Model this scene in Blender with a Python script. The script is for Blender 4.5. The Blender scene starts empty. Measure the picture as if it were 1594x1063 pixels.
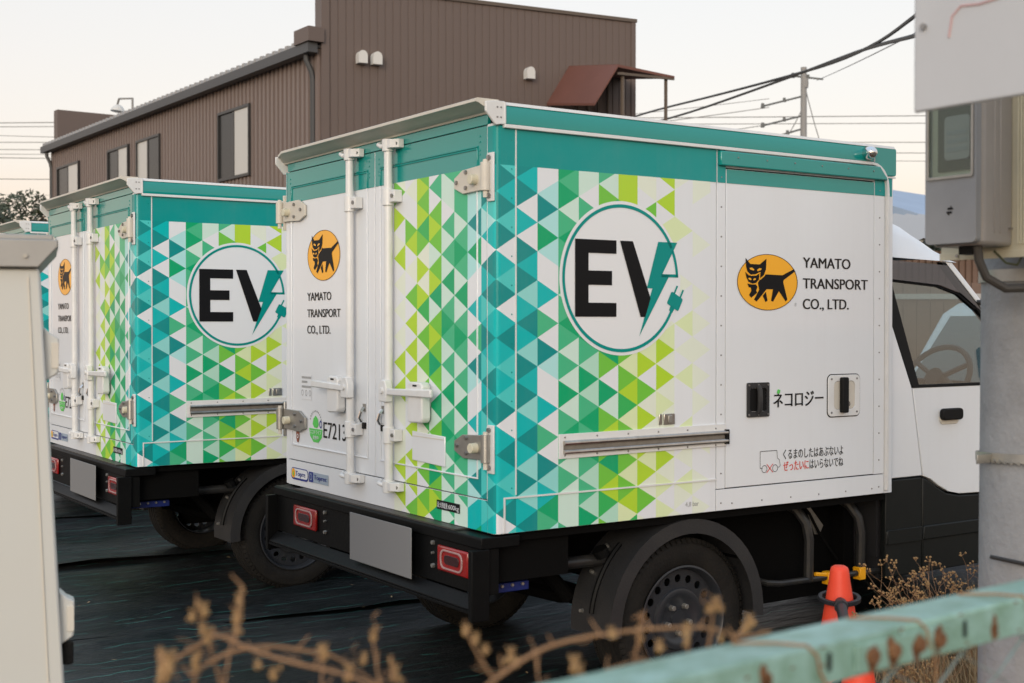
import bpy, bmesh, math, random
from mathutils import Vector, Matrix, noise as mnoise
from mathutils.geometry import tessellate_polygon

R = math.radians
scene = bpy.context.scene
COL = scene.collection
random.seed(11)

# ------------------------------------------------------------------ camera
cam_d = bpy.data.cameras.new('camera')
cam = bpy.data.objects.new('camera', cam_d)
COL.objects.link(cam)
cam.location = (-2.4787, -3.8111, 1.5108)
YAW, PITCH = 0.58916, 0.012897
fwd = Vector((math.sin(YAW) * math.cos(PITCH), math.cos(YAW) * math.cos(PITCH), -math.sin(PITCH)))
cam.rotation_euler = fwd.to_track_quat('-Z', 'Y').to_euler()
cam_d.sensor_width = 36.0
cam_d.lens = 45.376
cam_d.clip_start = 0.05
cam_d.clip_end = 3000.0
cam_d.dof.use_dof = True
cam_d.dof.focus_distance = 6.4
cam_d.dof.aperture_fstop = 5.0
scene.camera = cam

# ------------------------------------------------------------------ sky and sun
SUN_EL, SUN_AZ = R(14.0), R(226.0)          # azimuth clockwise from +Y
world = bpy.data.worlds.new('World')
scene.world = world
world.use_nodes = True
nt = world.node_tree
nt.nodes.clear()
out = nt.nodes.new('ShaderNodeOutputWorld')
sky = nt.nodes.new('ShaderNodeTexSky')
sky.sky_type = 'NISHITA'
sky.sun_disc = False
sky.sun_elevation = SUN_EL
sky.sun_rotation = SUN_AZ
sky.dust_density = 3.0
sky.air_density = 1.2
bg1 = nt.nodes.new('ShaderNodeBackground')
bg1.inputs['Strength'].default_value = 0.055
nt.links.new(sky.outputs[0], bg1.inputs['Color'])
# thin even high cloud veil, same all round, warmer towards the horizon
tc = nt.nodes.new('ShaderNodeTexCoord')
sep = nt.nodes.new('ShaderNodeSeparateXYZ')
nt.links.new(tc.outputs['Generated'], sep.inputs[0])
ramp = nt.nodes.new('ShaderNodeValToRGB')
els = ramp.color_ramp.elements
els[0].position = 0.0
els[0].color = (0.66, 0.43, 0.33, 1)
els[1].position = 1.0
els[1].color = (0.56, 0.70, 0.88, 1)
for p, c in ((0.05, (0.655, 0.475, 0.385)), (0.12, (0.633, 0.535, 0.49)), (0.24, (0.606, 0.55, 0.516)), (0.45, (0.61, 0.62, 0.66))):
    e = els.new(p)
    e.color = (*c, 1)
nt.links.new(sep.outputs['Z'], ramp.inputs[0])
bg2 = nt.nodes.new('ShaderNodeBackground')
bg2.inputs['Strength'].default_value = 1.0
nt.links.new(ramp.outputs[0], bg2.inputs['Color'])
add = nt.nodes.new('ShaderNodeAddShader')
nt.links.new(bg1.outputs[0], add.inputs[0])
nt.links.new(bg2.outputs[0], add.inputs[1])
nt.links.new(add.outputs[0], out.inputs['Surface'])

sun_d = bpy.data.lights.new('sun', 'SUN')
sun_d.energy = 0.95
sun_d.angle = R(24.0)
sun_d.color = (1.0, 0.985, 0.97)
sun = bpy.data.objects.new('sun', sun_d)
COL.objects.link(sun)
to_sun = Vector((math.sin(SUN_AZ) * math.cos(SUN_EL), math.cos(SUN_AZ) * math.cos(SUN_EL), math.sin(SUN_EL)))
sun.rotation_euler = (-to_sun).to_track_quat('-Z', 'Y').to_euler()
sun.location = (-3, -10, 8)

vs = scene.view_settings
vs.view_transform = 'Standard'
vs.look = 'None'
vs.exposure = 0.28
vs.gamma = 1.0
vs.use_curve_mapping = False
scene.cycles.use_denoising = True
scene.cycles.max_bounces = 8
scene.cycles.transparent_max_bounces = 12

# ------------------------------------------------------------------ helpers
def lin(c):
    c = c / 255.0
    return c / 12.92 if c <= 0.04045 else ((c + 0.055) / 1.055) ** 2.4

def srgb(r, g, b, k=1.0):
    return tuple(min(0.88, lin(x) * k) for x in (r, g, b))

MATS = {}
def mat(name, color, rough=0.5, metal=0.0, coat=0.0, spec=0.5, noise=0.0, nscale=8.0, bump=0.0, bscale=60.0,
        attr=None, stain=None, rnoise=0.0, streak=0.0):
    m = bpy.data.materials.new(name)
    m.use_nodes = True
    t = m.node_tree
    b = t.nodes['Principled BSDF']
    b.inputs['Base Color'].default_value = (*color, 1)
    b.inputs['Roughness'].default_value = rough
    b.inputs['Metallic'].default_value = metal
    b.inputs['Coat Weight'].default_value = coat
    b.inputs['Coat Roughness'].default_value = 0.03
    b.inputs['Coat IOR'].default_value = 1.65
    b.inputs['Specular IOR Level'].default_value = spec
    co = t.nodes.new('ShaderNodeTexCoord')
    src = None
    if attr:
        a = t.nodes.new('ShaderNodeAttribute')
        a.attribute_name = attr
        src = a.outputs['Color']
    if noise > 0 or stain or rnoise > 0:
        n = t.nodes.new('ShaderNodeTexNoise')
        n.inputs['Scale'].default_value = nscale
        n.inputs['Detail'].default_value = 6
        n.inputs['Roughness'].default_value = 0.65
        t.links.new(co.outputs['Object'], n.inputs['Vector'])
        mr = t.nodes.new('ShaderNodeMapRange')
        mr.inputs['From Min'].default_value = 0.35
        mr.inputs['From Max'].default_value = 0.70
        t.links.new(n.outputs['Fac'], mr.inputs['Value'])
        mx = t.nodes.new('ShaderNodeMix')
        mx.data_type = 'RGBA'
        mx.inputs['A'].default_value = (*color, 1)
        if src:
            t.links.new(src, mx.inputs['A'])
        st = stain if stain else tuple(c * (1 - 0.6) for c in color)
        mx.inputs['B'].default_value = (*st, 1)
        mu = t.nodes.new('ShaderNodeMath')
        mu.operation = 'MULTIPLY'
        mu.inputs[1].default_value = noise
        t.links.new(mr.outputs[0], mu.inputs[0])
        t.links.new(mu.outputs[0], mx.inputs['Factor'])
        src = mx.outputs['Result']
        if rnoise > 0:
            ma = t.nodes.new('ShaderNodeMath')
            ma.operation = 'MULTIPLY_ADD'
            ma.inputs[1].default_value = rnoise
            ma.inputs[2].default_value = rough
            t.links.new(mr.outputs[0], ma.inputs[0])
            t.links.new(ma.outputs[0], b.inputs['Roughness'])
    if streak > 0:
        mp = t.nodes.new('ShaderNodeMapping')
        mp.inputs['Scale'].default_value = (26.0, 26.0, 1.1)
        t.links.new(co.outputs['Object'], mp.inputs[0])
        n3 = t.nodes.new('ShaderNodeTexNoise')
        n3.inputs['Scale'].default_value = 1.0
        n3.inputs['Detail'].default_value = 7
        n3.inputs['Roughness'].default_value = 0.6
        t.links.new(mp.outputs[0], n3.inputs['Vector'])
        m3 = t.nodes.new('ShaderNodeMapRange')
        m3.inputs['From Min'].default_value = 0.50
        m3.inputs['From Max'].default_value = 0.82
        m3.inputs['To Max'].default_value = streak
        t.links.new(n3.outputs['Fac'], m3.inputs['Value'])
        x3 = t.nodes.new('ShaderNodeMix')
        x3.data_type = 'RGBA'
        x3.inputs['A'].default_value = (*color, 1)
        if src:
            t.links.new(src, x3.inputs['A'])
        x3.inputs['B'].default_value = (0.30, 0.27, 0.23, 1)
        t.links.new(m3.outputs[0], x3.inputs['Factor'])
        src = x3.outputs['Result']
    if src:
        t.links.new(src, b.inputs['Base Color'])
    if bump > 0:
        n2 = t.nodes.new('ShaderNodeTexNoise')
        n2.inputs['Scale'].default_value = bscale
        n2.inputs['Detail'].default_value = 5
        t.links.new(co.outputs['Object'], n2.inputs['Vector'])
        bp = t.nodes.new('ShaderNodeBump')
        bp.inputs['Strength'].default_value = bump
        bp.inputs['Distance'].default_value = 0.01
        t.links.new(n2.outputs['Fac'], bp.inputs['Height'])
        t.links.new(bp.outputs[0], b.inputs['Normal'])
    MATS[name] = m
    return m

WHITE = (0.71, 0.738, 0.768)
mat('white_paint', WHITE, 0.32, spec=0.3, coat=0.4, noise=0.12, nscale=3.0, stain=(0.58, 0.56, 0.53), rnoise=0.12, bump=0.06, bscale=2.2, streak=0.04)
mat('wrap_print', (1, 1, 1), 0.32, spec=0.10, coat=0.20, attr='print', noise=0.05, nscale=2.5, stain=(0.45, 0.44, 0.40), bump=0.05, bscale=2.0, streak=0.04)
mat('white_hardware', (0.69, 0.70, 0.70), 0.38, coat=0.1, noise=0.28, nscale=14.0, stain=(0.52, 0.50, 0.46))
mat('cream_metal', (0.60, 0.57, 0.50), 0.45, noise=0.35, nscale=9.0, stain=(0.44, 0.38, 0.30))
mat('teal_paint', srgb(0, 133, 127, 1.08), 0.30, spec=0.12, coat=0.8, noise=0.06, nscale=4.0, bump=0.03, bscale=2.5)
mat('galvanised', (0.42, 0.41, 0.38), 0.42, metal=0.85, noise=0.4, nscale=22.0, stain=(0.26, 0.25, 0.23))
mat('stainless', (0.52, 0.50, 0.47), 0.30, metal=1.0, noise=0.5, nscale=30.0, stain=(0.25, 0.22, 0.18))
mat('chrome', (0.7, 0.7, 0.7), 0.15, metal=1.0)
mat('bolt_steel', (0.32, 0.31, 0.30), 0.35, metal=0.9)
mat('seal_black', (0.006, 0.006, 0.006), 0.6, spec=0.2)
mat('frame_black', (0.003, 0.0033, 0.0036), 0.5, spec=0.12, noise=0.5, nscale=6.0, stain=(0.007, 0.007, 0.0065), bump=0.1, bscale=40.0)
mat('under_black', (0.0025, 0.0025, 0.0025), 0.8, spec=0.1)
mat('guard_plastic', (0.020, 0.0205, 0.022), 0.50, spec=0.4, noise=0.5, nscale=7.0, stain=(0.035, 0.034, 0.033), bump=0.15, bscale=120.0)
mat('cab_plastic', (0.0075, 0.0095, 0.0095), 0.45, spec=0.22, noise=0.4, nscale=5.0, stain=(0.013, 0.014, 0.0135))
mat('rubber', (0.008, 0.0075, 0.007), 0.72, spec=0.25, noise=0.7, nscale=9.0, stain=(0.018, 0.016, 0.013), bump=0.3, bscale=90.0)
mat('rim_paint', (0.020, 0.023, 0.029), 0.38, spec=0.45, noise=0.4, nscale=12.0, stain=(0.036, 0.036, 0.036))
mat('red_lens', (0.26, 0.006, 0.005), 0.25, coat=0.3)
mat('clear_lens', (0.42, 0.27, 0.26), 0.25, coat=0.5, noise=0.5, nscale=160.0, stain=(0.2, 0.08, 0.07))
mat('dark_lens', (0.035, 0.006, 0.006), 0.2, coat=0.4)
mat('ink_black', (0.009, 0.009, 0.010), 0.4, spec=0.12)
mat('ink_brown', (0.022, 0.019, 0.018), 0.4, spec=0.12)
mat('ink_grey', (0.28, 0.28, 0.28), 0.4)
mat('ink_teal', srgb(0, 130, 124, 1.12), 0.35, spec=0.12, coat=0.1)
mat('ink_yellow', srgb(228, 160, 0, 1.15), 0.32, coat=0.3)
mat('ink_white', (0.72, 0.745, 0.77), 0.3, coat=0.3)
mat('ink_red', srgb(205, 55, 40), 0.4)
mat('ink_green', srgb(85, 195, 85), 0.4)
mat('ink_blue', srgb(35, 50, 130), 0.4)
mat('ink_pale_blue', srgb(150, 165, 180), 0.4)
mat('tag_brown', srgb(135, 80, 60), 0.6)
mat('plate_grey', (0.185, 0.185, 0.187), 0.75)
mat('bar_blue', srgb(10, 30, 95), 0.5)
mat('clip_yellow', srgb(235, 165, 15), 0.5)
mat('steel_tube', (0.02, 0.021, 0.023), 0.35, metal=0.2, spec=0.35, noise=0.5, nscale=20.0, stain=(0.05, 0.045, 0.035))
mat('interior', (0.02, 0.02, 0.022), 0.7, spec=0.2)
mat('brown_clad_lit', srgb(120, 106, 100, 0.98), 0.55, noise=0.25, nscale=0.7, stain=srgb(112, 99, 93, 1.0), streak=0.15)  # lit copy of the cladding brown, light on the side wall put into colour
mat('brown_clad_shaded', srgb(103, 89, 82, 0.88), 0.55, noise=0.2, nscale=0.5, stain=srgb(95, 82, 75, 0.92))  # darker copy of the same cladding, shade of the front put into colour
mat('gutter', (0.055, 0.056, 0.058), 0.5)
mat('roof_grey', (0.30, 0.29, 0.28), 0.55)
mat('rust_sheet', srgb(116, 74, 62, 0.85), 0.7, noise=0.5, nscale=1.5, stain=srgb(98, 62, 52, 0.9))
mat('window_frame', (0.030, 0.030, 0.030), 0.4)
mat('frosted', (0.45, 0.44, 0.41), 0.25, coat=0.3)
mat('dark_pane', (0.015, 0.016, 0.016), 0.25, spec=0.35)
mat('vent_white', (0.58, 0.57, 0.54), 0.5)
mat('concrete', (0.30, 0.31, 0.325), 0.85, noise=0.8, nscale=9.0, stain=(0.215, 0.22, 0.23), bump=0.35, bscale=55.0, streak=0.5)
mat('meter_grey', (0.29, 0.30, 0.315), 0.45, coat=0.15, noise=0.35, nscale=7.0, stain=(0.19, 0.19, 0.19))
mat('meter_side', (0.33, 0.31, 0.29), 0.40, coat=0.2, noise=0.45, nscale=6.0, stain=(0.24, 0.225, 0.215))
mat('cream_plastic', (0.62, 0.58, 0.44), 0.5, noise=0.2, nscale=8.0)
mat('cable', (0.05, 0.045, 0.04), 0.5)
mat('rail_inner', (0.20, 0.18, 0.155), 0.6, noise=0.6, nscale=18.0, stain=(0.09, 0.075, 0.06))
mat('wire_black', (0.02, 0.02, 0.02), 0.6)
mat('wire_grey', (0.16, 0.15, 0.14), 0.6)
mat('locker_beige', (0.53, 0.535, 0.505), 0.48, noise=0.2, nscale=2.5, stain=(0.52, 0.49, 0.43))
mat('locker_cap', (0.36, 0.35, 0.33), 0.50, metal=0.25, noise=0.55, nscale=4.0, stain=(0.26, 0.25, 0.23))
mat('cone_orange', (0.80, 0.060, 0.022), 0.55, noise=0.25, nscale=10.0, stain=(0.55, 0.06, 0.03))
mat('cone_bar', (0.02, 0.021, 0.026), 0.5, spec=0.3)
mat('fence_green', srgb(138, 172, 163, 1.05), 0.42, noise=0.85, nscale=30.0, stain=srgb(112, 146, 122, 0.85), bump=0.2, bscale=50.0)
mat('rust', (0.13, 0.055, 0.022), 0.9, noise=0.6, nscale=60.0, stain=(0.24, 0.12, 0.05), bump=0.5, bscale=150.0)
mat('mesh_wire', srgb(130, 158, 158, 0.9), 0.5, noise=0.4, nscale=25.0, stain=(0.20, 0.14, 0.09))
mat('dry_stem', (0.30, 0.17, 0.085), 0.85, noise=0.5, nscale=40.0, stain=(0.19, 0.10, 0.05))
mat('dry_pod', (0.40, 0.25, 0.11), 0.85, noise=0.6, nscale=120.0, stain=(0.20, 0.11, 0.055), bump=0.5, bscale=300.0)
mat('dry_grass', (0.36, 0.26, 0.14), 0.85, noise=0.7, nscale=5.0, stain=(0.17, 0.11, 0.055))
mat('leaf_dark', (0.040, 0.052, 0.022), 0.6, noise=0.6, nscale=2.0, stain=(0.070, 0.070, 0.030))
mat('bark', (0.09, 0.065, 0.045), 0.9)
mat('soil', (0.11, 0.085, 0.06), 0.95, noise=0.6, nscale=1.5, stain=(0.07, 0.055, 0.04), bump=0.5, bscale=20.0)
mat('sign_white', (0.50, 0.51, 0.53), 0.5, noise=0.12, nscale=3.0)
mat('faint_red', (0.52, 0.33, 0.33), 0.6)
mat('roof_blue', srgb(150, 168, 190, 0.9), 0.6, noise=0.5, nscale=0.6, stain=srgb(120, 138, 160))
mat('wall_pale', (0.55, 0.52, 0.47), 0.8)
mat('tin_brown', (0.16, 0.10, 0.075), 0.7, noise=0.6, nscale=3.0, stain=(0.10, 0.07, 0.05))
mat('tin_grey', (0.36, 0.35, 0.34), 0.6)
mat('pole_far', (0.26, 0.25, 0.235), 0.8)
mat('insulator', (0.12, 0.12, 0.11), 0.4)
mat('bronze', (0.10, 0.075, 0.055), 0.5)

def glass_mat(name, tint, fres=0.05):
    m = bpy.data.materials.new(name)
    m.use_nodes = True
    t = m.node_tree
    t.nodes.clear()
    o = t.nodes.new('ShaderNodeOutputMaterial')
    tr = t.nodes.new('ShaderNodeBsdfTransparent')
    tr.inputs[0].default_value = (*tint, 1)
    gl = t.nodes.new('ShaderNodeBsdfGlossy')
    gl.inputs['Roughness'].default_value = 0.02
    lw = t.nodes.new('ShaderNodeLayerWeight')
    lw.inputs['Blend'].default_value = 0.5
    pw = t.nodes.new('ShaderNodeMath')
    pw.operation = 'POWER'
    pw.inputs[1].default_value = 5.0
    t.links.new(lw.outputs['Facing'], pw.inputs[0])
    fr = t.nodes.new('ShaderNodeMath')
    fr.operation = 'MULTIPLY_ADD'
    fr.inputs[1].default_value = 1.0 - fres
    fr.inputs[2].default_value = fres
    t.links.new(pw.outputs[0], fr.inputs[0])
    mx = t.nodes.new('ShaderNodeMixShader')
    t.links.new(fr.outputs[0], mx.inputs[0])
    t.links.new(tr.outputs[0], mx.inputs[1])
    t.links.new(gl.outputs[0], mx.inputs[2])
    t.links.new(mx.outputs[0], o.inputs[0])
    MATS[name] = m
glass_mat('car_glass', (0.72, 0.79, 0.79), 0.11)
glass_mat('tint_glass', (0.45, 0.46, 0.54), 0.10)
mat('van_glass', (0.05, 0.075, 0.07), 0.08, coat=1.0)
glass_mat('meter_glass', (0.80, 0.87, 0.86), 0.06)

# weed-control sheet: dark woven plastic with faint green threads along its length
def sheet_mat():
    m = bpy.data.materials.new('weed_sheet')
    m.use_nodes = True
    t = m.node_tree
    b = t.nodes['Principled BSDF']
    co = t.nodes.new('ShaderNodeTexCoord')
    mp = t.nodes.new('ShaderNodeMapping')
    t.links.new(co.outputs['Object'], mp.inputs[0])
    nz = t.nodes.new('ShaderNodeTexNoise')
    nz.inputs['Scale'].default_value = 1.9
    nz.inputs['Detail'].default_value = 4
    t.links.new(mp.outputs[0], nz.inputs['Vector'])
    sp = t.nodes.new('ShaderNodeSeparateXYZ')
    t.links.new(mp.outputs[0], sp.inputs[0])
    def math_(op, a, b_=None, c_=None):
        n = t.nodes.new('ShaderNodeMath')
        n.operation = op
        for i, v in enumerate((a, b_, c_)):
            if v is None:
                continue
            if isinstance(v, (int, float)):
                n.inputs[i].default_value = v
            else:
                t.links.new(v, n.inputs[i])
        return n.outputs[0]
    y = math_('MULTIPLY_ADD', nz.outputs['Fac'], 0.26, sp.outputs['Y'])
    fr = math_('FRACT', math_('DIVIDE', y, 0.115))
    line = math_('LESS_THAN', fr, 0.05)
    mp2 = t.nodes.new('ShaderNodeMapping')
    mp2.inputs['Scale'].default_value = (1.2, 9.0, 1.0)
    t.links.new(co.outputs['Object'], mp2.inputs[0])
    n2 = t.nodes.new('ShaderNodeTexNoise')
    n2.inputs['Scale'].default_value = 1.6
    n2.inputs['Detail'].default_value = 3
    t.links.new(mp2.outputs[0], n2.inputs['Vector'])
    brk = math_('GREATER_THAN', n2.outputs['Fac'], 0.49)
    lf = math_('MULTIPLY', math_('MULTIPLY', line, brk), 0.66)
    n3 = t.nodes.new('ShaderNodeTexNoise')
    n3.inputs['Scale'].default_value = 0.8
    n3.inputs['Detail'].default_value = 8
    n3.inputs['Roughness'].default_value = 0.7
    t.links.new(co.outputs['Object'], n3.inputs['Vector'])
    mr = t.nodes.new('ShaderNodeMapRange')
    mr.inputs['From Min'].default_value = 0.42
    mr.inputs['From Max'].default_value = 0.75
    t.links.new(n3.outputs['Fac'], mr.inputs['Value'])
    m1 = t.nodes.new('ShaderNodeMix')
    m1.data_type = 'RGBA'
    m1.inputs['A'].default_value = (0.0085, 0.012, 0.013, 1)
    m1.inputs['B'].default_value = (0.048, 0.049, 0.052, 1)
    t.links.new(mr.outputs[0], m1.inputs['Factor'])
    m2 = t.nodes.new('ShaderNodeMix')
    m2.data_type = 'RGBA'
    m2.inputs['B'].default_value = (0.06, 0.25, 0.21, 1)
    t.links.new(m1.outputs['Result'], m2.inputs['A'])
    t.links.new(lf, m2.inputs['Factor'])
    t.links.new(m2.outputs['Result'], b.inputs['Base Color'])
    b.inputs['Roughness'].default_value = 0.38
    b.inputs['Specular IOR Level'].default_value = 0.3
    mp3 = t.nodes.new('ShaderNodeMapping')
    mp3.inputs['Scale'].default_value = (1.3, 5.0, 1.0)
    t.links.new(co.outputs['Object'], mp3.inputs[0])
    n4 = t.nodes.new('ShaderNodeTexNoise')
    n4.inputs['Scale'].default_value = 3.0
    n4.inputs['Detail'].default_value = 7
    n4.inputs['Roughness'].default_value = 0.62
    t.links.new(mp3.outputs[0], n4.inputs['Vector'])
    bp = t.nodes.new('ShaderNodeBump')
    bp.inputs['Strength'].default_value = 0.8
    bp.inputs['Distance'].default_value = 0.03
    t.links.new(n4.outputs['Fac'], bp.inputs['Height'])
    t.links.new(bp.outputs[0], b.inputs['Normal'])
    MATS['weed_sheet'] = m
sheet_mat()

class MB:
    """collects shapes; build() links them as one mesh object"""
    def __init__(self):
        self.v, self.f, self.c = [], [], []
    def add(self, vs_, fs, col=None):
        o = len(self.v)
        self.v += [tuple(p) for p in vs_]
        for f in fs:
            self.f.append([i + o for i in f])
            self.c.append(col)
        return self
    def box(self, x0, x1, y0, y1, z0, z1):
        v = [(x, y, z) for z in (z0, z1) for y in (y0, y1) for x in (x0, x1)]
        return self.add(v, [(0, 2, 3, 1), (4, 5, 7, 6), (0, 1, 5, 4), (2, 6, 7, 3), (0, 4, 6, 2), (1, 3, 7, 5)])
    def hexa(self, b, t):
        return self.add(list(b) + list(t), [(3, 2, 1, 0), (4, 5, 6, 7), (0, 1, 5, 4), (1, 2, 6, 5), (2, 3, 7, 6), (3, 0, 4, 7)])
    @staticmethod
    def _p3(ax, a, p):
        return (a, p[0], p[1]) if ax == 0 else ((p[0], a, p[1]) if ax == 1 else (p[0], p[1], a))
    def flat(self, poly, ax, a, holes=(), col=None):
        rings = [poly] + list(holes)
        pts = [q for r in rings for q in r]
        v = [self._p3(ax, a, q) for q in pts]
        if not holes and len(poly) <= 4:
            return self.add(v, [tuple(range(len(poly)))], col)
        tris = tessellate_polygon([[Vector((q[0], q[1], 0)) for q in r] for r in rings])
        return self.add(v, [tuple(t) for t in tris], col)
    def prism(self, poly, ax, a0, a1, holes=()):
        rings = [poly] + list(holes)
        pts = [q for r in rings for q in r]
        n = len(pts)
        v = [self._p3(ax, a0, q) for q in pts] + [self._p3(ax, a1, q) for q in pts]
        fs = []
        if not holes:
            fs += [tuple(range(n)), tuple(range(2 * n - 1, n - 1, -1))]
        else:
            tris = tessellate_polygon([[Vector((q[0], q[1], 0)) for q in r] for r in rings])
            for t in tris:
                fs += [tuple(t), tuple(i + n for i in reversed(t))]
        o = 0
        for r in rings:
            k = len(r)
            for i in range(k):
                j = (i + 1) % k
                fs.append((o + i, o + i + n, o + j + n, o + j))
            o += k
        return self.add(v, fs)
    def cyl(self, p0, p1, r0, r1=None, n=14, caps=True):
        p0, p1 = Vector(p0), Vector(p1)
        r1 = r0 if r1 is None else r1
        d = (p1 - p0).normalized()
        u = d.orthogonal().normalized()
        w = d.cross(u)
        v = []
        for p, r in ((p0, r0), (p1, r1)):
            for i in range(n):
                a = 2 * math.pi * i / n
                v.append(p + (u * math.cos(a) + w * math.sin(a)) * r)
        fs = [(i, (i + 1) % n, n + (i + 1) % n, n + i) for i in range(n)]
        if caps:
            fs += [tuple(range(n - 1, -1, -1)), tuple(range(n, 2 * n))]
        return self.add(v, fs)
    def tube(self, pts, r, n=8, caps=True):
        pts = [Vector(p) for p in pts]
        k = len(pts)
        rs = r if isinstance(r, (list, tuple)) else [r] * k
        d = (pts[1] - pts[0]).normalized()
        u = d.orthogonal().normalized()
        v = []
        for i, p in enumerate(pts):
            if i == 0:
                d = (pts[1] - pts[0])
            elif i == k - 1:
                d = (pts[-1] - pts[-2])
            else:
                d = (pts[i + 1] - p).normalized() + (p - pts[i - 1]).normalized()
            d.normalize()
            u = (u - d * u.dot(d)).normalized()
            w = d.cross(u)
            for j in range(n):
                a = 2 * math.pi * j / n
                v.append(p + (u * math.cos(a) + w * math.sin(a)) * rs[i])
        fs = []
        for i in range(k - 1):
            for j in range(n):
                fs.append((i * n + j, i * n + (j + 1) % n, (i + 1) * n + (j + 1) % n, (i + 1) * n + j))
        if caps:
            fs += [tuple(range(n - 1, -1, -1)), tuple(range((k - 1) * n, k * n))]
        return self.add(v, fs)
    def lathe(self, prof, c, axis, n=32, closed=False):
        """prof: (radius, offset along axis)"""
        ax = Vector(axis).normalized()
        u = ax.orthogonal().normalized()
        w = ax.cross(u)
        c = Vector(c)
        v = []
        for r, h in prof:
            for j in range(n):
                a = 2 * math.pi * j / n
                v.append(c + ax * h + (u * math.cos(a) + w * math.sin(a)) * r)
        k = len(prof)
        fs = []
        for i in range(k if closed else k - 1):
            i2 = (i + 1) % k
            for j in range(n):
                fs.append((i * n + j, i * n + (j + 1) % n, i2 * n + (j + 1) % n, i2 * n + j))
        return self.add(v, fs)
    def blob(self, c, r, n=8, m=5, jit=0.0, sq=(1, 1, 1)):
        c = Vector(c)
        v = [c + Vector((0, 0, -r * sq[2]))]
        for i in range(1, m):
            ph = -math.pi / 2 + math.pi * i / m
            for j in range(n):
                a = 2 * math.pi * j / n
                rr = r * (1 + random.uniform(-jit, jit))
                v.append(c + Vector((math.cos(a) * math.cos(ph) * rr * sq[0], math.sin(a) * math.cos(ph) * rr * sq[1], math.sin(ph) * rr * sq[2])))
        v.append(c + Vector((0, 0, r * sq[2])))
        fs = [(0, 1 + (j + 1) % n, 1 + j) for j in range(n)]
        for i in range(m - 2):
            for j in range(n):
                a = 1 + i * n
                fs.append((a + j, a + (j + 1) % n, a + n + (j + 1) % n, a + n + j))
        t = len(v) - 1
        a = 1 + (m - 2) * n
        fs += [(a + j, a + (j + 1) % n, t) for j in range(n)]
        return self.add(v, fs)
    def mesh(self, name, m, smooth=True, recalc=True, sharp=32):
        me = bpy.data.meshes.new(name)
        me.from_pydata(self.v, [], self.f)
        if any(c is not None for c in self.c):
            at = me.color_attributes.new('print', 'FLOAT_COLOR', 'CORNER')
            k = 0
            for p, c in zip(me.polygons, self.c):
                for _ in p.loop_indices:
                    at.data[k].color = (*(c or (1, 1, 1)), 1)
                    k += 1
        elif recalc:
            bm = bmesh.new()
            bm.from_mesh(me)
            bmesh.ops.recalc_face_normals(bm, faces=bm.faces)
            bm.to_mesh(me)
            bm.free()
        me.materials.append(MATS[m])
        if smooth:
            me.polygons.foreach_set('use_smooth', [True] * len(me.polygons))
            me.set_sharp_from_angle(angle=R(sharp))
        me.update()
        return me
    def build(self, name, m, parent=None, bevel=0.0, smooth=True, recalc=True, seg=2, sharp=32):
        o = bpy.data.objects.new(name, self.mesh(name, m, smooth, recalc, sharp))
        COL.objects.link(o)
        if parent is not None:
            o.parent = parent
        if bevel > 0:
            b = o.modifiers.new('bevel', 'BEVEL')
            b.width = bevel
            b.segments = seg
            b.limit_method = 'ANGLE'
            b.angle_limit = R(40)
            b.harden_normals = False
        return o

def B(*a):
    return MB().box(*a)

def empty(name, loc=(0, 0, 0), rz=0.0, parent=None):
    o = bpy.data.objects.new(name, None)
    o.empty_display_size = 0.2
    COL.objects.link(o)
    o.location = loc
    o.rotation_euler = (0, 0, rz)
    if parent is not None:
        o.parent = parent
    return o

def tag(o, label=None, cat=None, group=None, kind=None):
    for k, v in (('label', label), ('category', cat), ('group', group), ('kind', kind)):
        if v:
            o[k] = v
    return o

def rr(x0, x1, z0, z1, r, n=4):
    """rounded rectangle outline"""
    pts = []
    for cx, cz, a0 in ((x1 - r, z0 + r, -90), (x1 - r, z1 - r, 0), (x0 + r, z1 - r, 90), (x0 + r, z0 + r, 180)):
        for i in range(n + 1):
            a = R(a0 + 90 * i / n)
            pts.append((cx + r * math.cos(a), cz + r * math.sin(a)))
    return pts

def circle(cx, cz, rx, rz=None, n=48, a0=0.0):
    rz = rx if rz is None else rz
    return [(cx + rx * math.cos(a0 + 2 * math.pi * i / n), cz + rz * math.sin(a0 + 2 * math.pi * i / n)) for i in range(n)]

TXT = {}
def text_polys(body, weight=0.0):
    key = (body, weight)
    if key in TXT:
        return TXT[key]
    c = bpy.data.curves.new('lettering', 'FONT')
    c.body = body
    c.resolution_u = 4
    c.offset = weight
    o = bpy.data.objects.new('lettering', c)
    COL.objects.link(o)
    dg = bpy.context.evaluated_depsgraph_get()
    me = bpy.data.meshes.new_from_object(o.evaluated_get(dg))
    vs_ = [tuple(v.co) for v in me.vertices]
    fs = [tuple(p.vertices) for p in me.polygons]
    bpy.data.objects.remove(o)
    bpy.data.curves.remove(c)
    bpy.data.meshes.remove(me)
    TXT[key] = (vs_, fs)
    return TXT[key]

def text_add(mb, body, u0, u1, zbase, cap, mapf, weight=0.0, capem=0.729):
    """lay a line of lettering from u0 to u1 with its baseline at zbase"""
    vs_, fs = text_polys(body)
    xs = [v[0] for v in vs_]
    a, b = min(xs), max(xs)
    lift = (mapf(0, 0)[0] < 0 and (-1, 0)) or (0, -1)
    for k, sh in enumerate((-0.5, 0.5) if weight else (0.0,)):
        d = sh * cap * weight * 4
        out_ = [Vector(mapf(u0 + (v[0] - a) / (b - a) * (u1 - u0) + d, zbase + v[1] / capem * cap)) + Vector((lift[0] * k * 2e-4, lift[1] * k * 2e-4, 0)) for v in vs_]
        mb.add(out_, fs)

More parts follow.
